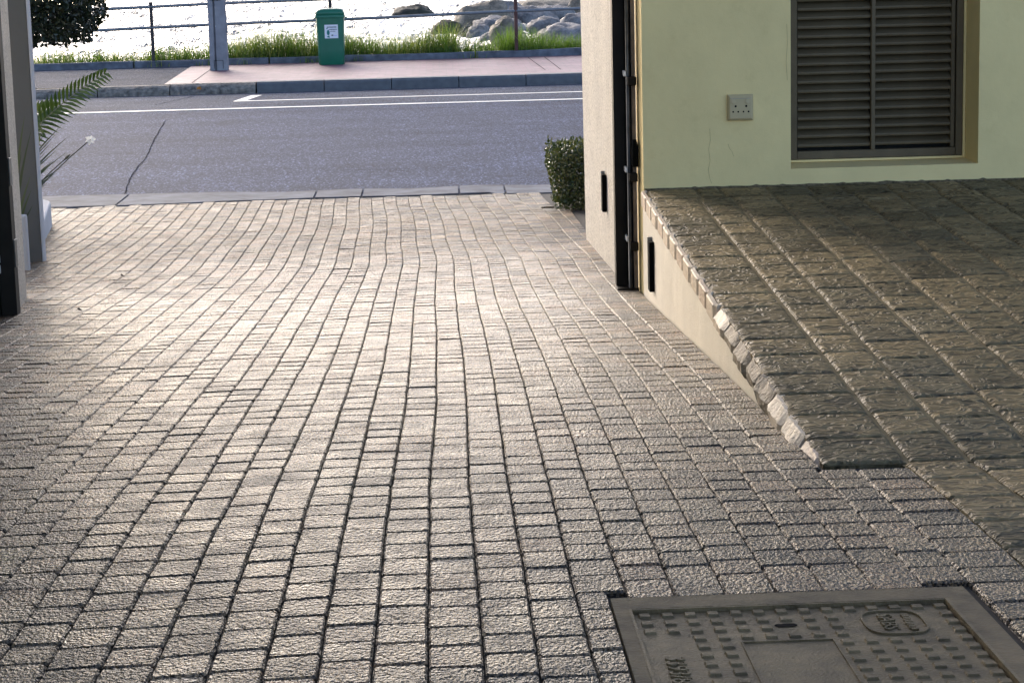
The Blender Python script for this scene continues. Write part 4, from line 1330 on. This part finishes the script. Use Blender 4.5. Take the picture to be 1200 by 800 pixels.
def hedge():
    g = random.Random(31)
    t = empty('clipped_hedge', (1.15, 15.25, -1.92))
    tag(t, 'small clipped green hedge at the corner of the pillar and road', 'hedge')
    mb = MB()
    x0, x1, y0, y1, z0, z1 = 0.735, 1.75, 14.9, 15.6, -1.90, -1.455
    for _ in range(30000):
        x, y, z = g.uniform(x0, x1), g.uniform(y0, y1), g.uniform(z0, z1)
        # keep mostly the outer shell; bulge the faces with noise
        dx, dy, dz = min(x - x0, x1 - x), min(y - y0, y1 - y), z1 - z
        d = min(dx, dy, dz)
        if d > 0.14 and g.random() > 0.25: continue
        bulge = 0.035 * noise.noise((x * 6, y * 6, z * 6))
        if d < max(0, -bulge): continue
        rr = (1 if z > -1.85 else 0.5)
        if g.random() > rr: continue
        edge = 0.05 * (1 if (dx < 0.05) + (dy < 0.05) + (dz < 0.05) >= 2 else 0)
        if edge and g.random() < 0.6: continue
        # corner taper towards the foot
        xx = x + (0.05 * max(0, (-1.6 - z)) / 0.3 if x < 0.9 else 0)
        out = Vector((-1 if dx == d and x < 1.5 else 0.1, -1 if dy == d and y < 15.3 else 0, 1 if dz == d else 0.3)) + rvec(g) * 0.9
        leaf_quad(mb, Vector((xx, y, z)) + out.normalized() * abs(bulge) * 0.6, out.normalized(), rvec(g), g.uniform(0.022, 0.036), g.uniform(0.013, 0.02), g.uniform(0.02, 0.98))
    # shoots above the clipped top
    for _ in range(160):
        x, y = g.uniform(x0, x1), g.uniform(y0, y1)
        leaf_quad(mb, Vector((x, y, z1 + g.uniform(0, 0.025))), rvec(g), Vector((g.uniform(-.4, .4), g.uniform(-.4, .4), 1)), 0.034, 0.016, g.uniform(0.3, 0.98))
    child(mb.build('foliage', M['hedge'], t), t)
    mb = MB()
    for _ in range(26):
        x, y = g.uniform(x0 + 0.12, x1 - 0.1), g.uniform(y0 + 0.2, y1 - 0.2)
        mb.tube([(x, y, -1.93), (x + g.uniform(-.05, .05), y + g.uniform(-.05, .05), -1.7), (x + g.uniform(-.1, .1), y + g.uniform(-.1, .1), -1.52)], [0.012, 0.009, 0.004], 5)
    child(mb.build('stems', M['bark'], t), t)
hedge()

def clipped_tree():
    g = random.Random(41)
    cx, cy = -3.17, 16.0
    t = empty('clipped_tree', (cx, cy, -1.95))
    tag(t, 'dark clipped tree crown hanging over the road at upper left', 'tree')
    mb = MB()
    mb.tube([(cx, cy, -1.97), (cx + 0.02, cy, -1.4), (cx - 0.01, cy + 0.02, -0.7), (cx, cy, -0.2), (cx, cy, 0.3)], [0.07, 0.06, 0.055, 0.05, 0.03], 9)
    for k in range(11):
        a = 6.283 * k / 11 + g.uniform(-.2, .2); r = g.uniform(0.45, 0.8); zz = g.uniform(-0.55, -0.1)
        mb.tube([(cx, cy, zz - 0.15), (cx + r * 0.5 * math.cos(a), cy + r * 0.5 * math.sin(a), zz + 0.1), (cx + r * math.cos(a), cy + r * math.sin(a), zz + 0.35 * g.random())], [0.03, 0.018, 0.007], 6)
    child(mb.build('trunk', M['bark'], t), t)
    mb = MB()
    RX, Z0, Z1 = 0.79, -0.70, 0.80
    for _ in range(44000):
        u = rvec(g)
        r = g.uniform(0.4, 1.0) ** 0.45
        z = g.uniform(Z0, Z1)
        zc = (z - Z0) / (Z1 - Z0)
        prof = min(1.0, (0.84 + 1.2 * zc)) * min(1.0, (1.35 - zc * 0.75)) if zc < 0.25 else min(1.0, (1.35 - zc * 0.75))
        a = g.uniform(0, 6.283)
        rr = RX * prof * math.sqrt(g.random()) if z < Z0 + 0.12 else RX * prof * g.uniform(0.25, 1.0) ** 0.5
        lump = 1 + 0.09 * noise.noise((math.cos(a) * 3, math.sin(a) * 3, z * 4))
        x, y = cx + rr * lump * math.cos(a), cy + rr * lump * math.sin(a)
        z += 0.05 * noise.noise((x * 4, y * 4, 1)) + g.gauss(0, 0.012)
        if noise.noise((x * 7, y * 7, z * 7)) < -0.42: continue
        leaf_quad(mb, Vector((x, y, z)), rvec(g), rvec(g), g.uniform(0.035, 0.06), g.uniform(0.02, 0.03), g.uniform(0.02, 0.98))
    child(mb.build('crown', M['crown'], t), t)
clipped_tree()

def frond(mbl, mbs, base, tip, sag, n, ll, g, spread=1.0, wid=0.010, toneb=0.35, face=0.25):
    base, tip = Vector(base), Vector(tip)
    pts = []
    for k in range(n + 1):
        t = k / n
        p = base.lerp(tip, t); p.z += sag * 4 * t * (1 - t)
        pts.append(p)
    mbs.tube(pts, [0.006 * (1 - 0.75 * k / n) for k in range(n + 1)], 6)
    for k in range(int(n * 0.15), n + 1):
        t = k / n
        d = (pts[min(k + 1, n)] - pts[max(k - 1, 0)]).normalized()
        up = Vector((0, -face, max(0.1, 1 - face))); side = d.cross(up).normalized(); upn = side.cross(d).normalized()
        L = ll * (0.55 + 0.9 * math.sin(math.pi * min(1, 0.18 + 0.8 * t))) * 0.75
        for s in (-1, 1):
            dirv = (d * (0.55 + 0.5 * t) + side * s * 0.75 * spread + upn * (0.42 if s else 0)).normalized()
            a = pts[k]
            m = a + dirv * L * 0.5 + upn * 0.008; e = a + dirv * L - Vector((0, 0, 0.018 + 0.01 * g.random()))
            w = dirv.cross(upn).normalized() * wid
            mbl.add([a - w * 0.4, a + w * 0.4, m + w, m - w, e], [(0, 1, 2, 3), (3, 2, 4)], min(0.98, max(0.02, toneb + g.uniform(-0.3, 0.3))))
def palm():
    g = random.Random(51)
    bx, by, bz = -2.72, 13.3, -1.74
    t = empty('young_palm', (bx, by, bz))
    tag(t, 'young feather palm leaning out from behind the grey column', 'palm')
    mb = MB()
    mb.tube([(bx, by, bz - 0.05), (bx, by, bz + 0.2), (bx + 0.02, by, bz + 0.42)], [0.06, 0.055, 0.035], 9)
    child(mb.build('trunk', M['bark'], t), t)
    top = (bx + 0.02, by, bz + 0.38)
    tips = [((-1.99, 13.15, -0.765), 0.055, 0.15, 30), ((-2.36, 12.98, -1.10), 0.17, 0.12, 22), ((-2.35, 13.5, -0.98), 0.08, 0.14, 22), ((-2.9, 13.9, -0.75), 0.16, 0.15, 22), ((-3.4, 13.0, -0.9), 0.18, 0.15, 22), ((-3.2, 12.7, -1.2), 0.2, 0.14, 20), ((-2.6, 14.1, -1.1), 0.2, 0.14, 20), ((-2.85, 12.6, -0.8), 0.12, 0.14, 20)]
    for tip, sag, ll, n in tips:
        ml, ms = MB(), MB()
        frond(ml, ms, top, tip, sag, n, ll, g, face=1.0 if n == 30 else (0.7 if n == 22 else 0.25))
        o = child(ms.build('frond', M['stem'], t), t)
        ml.build('leaflets', M['palm'], o)
palm()
def iris(x, y, z, label, stems, leaves, seed):
    g = random.Random(seed)
    t = empty('iris_plant', (x, y, z))
    tag(t, label, 'plant')
    mb = MB()
    for (dx, dy, h) in leaves:
        n = 6; vs = []; fs = []
        w = 0.0115
        for k in range(n + 1):
            u = k / n
            p = Vector((dx * u ** 1.5, dy * u ** 1.5, h * u - 0.12 * h * u * u))
            ww = w * (1 - u ** 2 * 0.95)
            q = Vector((-h, 0.3 * dx, 1.5 * dx * max(u, 0.15) ** 0.5)).normalized() * ww
            vs += [p + q, p - q]
            if k: fs.append((2 * k - 2, 2 * k - 1, 2 * k + 1, 2 * k))
        mb.add(vs, fs, g.uniform(0.05, 0.7))
    mb.build('leaves', M['strap'], t)
    for (dx, dy, h, fl) in stems:
        ms = MB()
        pts = [Vector((dx * u, dy * u, h * u)) + Vector((0, 0, 0.04 * math.sin(u * 3.1))) for u in (0, .2, .4, .6, .8, 1)]
        ms.tube(pts, 0.0032, 5)
        st = ms.build('flower_stem', M['darkstem'], t)
        e = pts[-1]
        if fl:
            fm = MB()
            for k in range(6):
                a = 6.283 * k / 6 + 0.3
                d = Vector((math.cos(a), -0.3 + 0.3 * math.sin(a), 0.75 * math.sin(a))).normalized()
                s = d.cross(Vector((0, 1, 0))).normalized()
                L = g.uniform(0.026, 0.036)
                fm.add([e, e + d * L * 0.5 + s * 0.011, e + d * L + Vector((0, 0, -0.006)), e + d * L * 0.5 - s * 0.011], [(0, 1, 2, 3)])
            fm.build('flower', M['petal'], st)
        else:
            fm = MB(); d = (pts[-1] - pts[-2]).normalized()
            fm.tube([e, e + d * 0.02, e + d * 0.05], [0.004, 0.009, 0.002], 6)
            fm.build('bud', M['darkstem'], st)
iris(-2.68, 13.0, -1.74, 'strap leaved iris with one white flower leaning over the drive', [(0.61, 0.0, 0.60, True), (0.44, 0.05, 0.48, False)], [(0.44, 0, 0.78), (0.39, 0.05, 0.71), (0.41, -0.05, 0.62), (0.36, 0.1, 0.66), (0.345, 0, 0.73), (0.46, 0, 0.6), (0.38, 0.04, 0.55), (0.35, -0.04, 0.5), (0.33, 0.05, 0.6), (0.42, 0.1, 0.5), (0.37, 0.0, 0.44), (0.34, 0.02, 0.4), (0.3, 0, 0.62), (0.28, 0.1, 0.7), (0.31, -0.1, 0.54), (0.25, 0, 0.75), (0.47, 0.02, 0.7), (0.4, -0.02, 0.47), (0.1, 0.1, 0.6), (-0.2, 0, 0.6), (0.0, 0.1, 0.7)], 61)
iris(-2.36, 11.95, -1.72, 'thin leaved iris in front of the grey column', [], [(0.14, 0.0, 0.83), (0.11, 0.0, 0.92), (0.08, 0.0, 0.70), (0.12, 0.0, 0.55), (0.06, 0.1, 0.72), (0.14, -0.1, 0.38), (-0.15, 0, 0.5), (0.03, 0, 0.62), (0.10, 0.1, 0.45)], 62)

# ------------------------------------------------------------------ fallen leaves on the drive
def dead_leaf(x, y, label, s):
    mb = MB(); z = gz(y) + 0.002
    mb.add([(-0.5 * s, 0, 0.004), (-0.1 * s, -0.3 * s, 0.012), (0.5 * s, -0.05 * s, 0.003), (0.1 * s, 0.3 * s, 0.016), (0, 0, 0.02)], [(0, 1, 4), (1, 2, 4), (2, 3, 4), (3, 0, 4)])
    o = mb.build('dead_leaf', M['dry']); o.location = (x, y, z)
    tag(o, label, 'leaf')
dead_leaf(-1.66, 11.15, 'dark curled leaf on the cobbles out past the gate', 0.035)
dead_leaf(-1.60, 9.45, 'dark curled leaf on the cobbles level with the left gate post', 0.032)
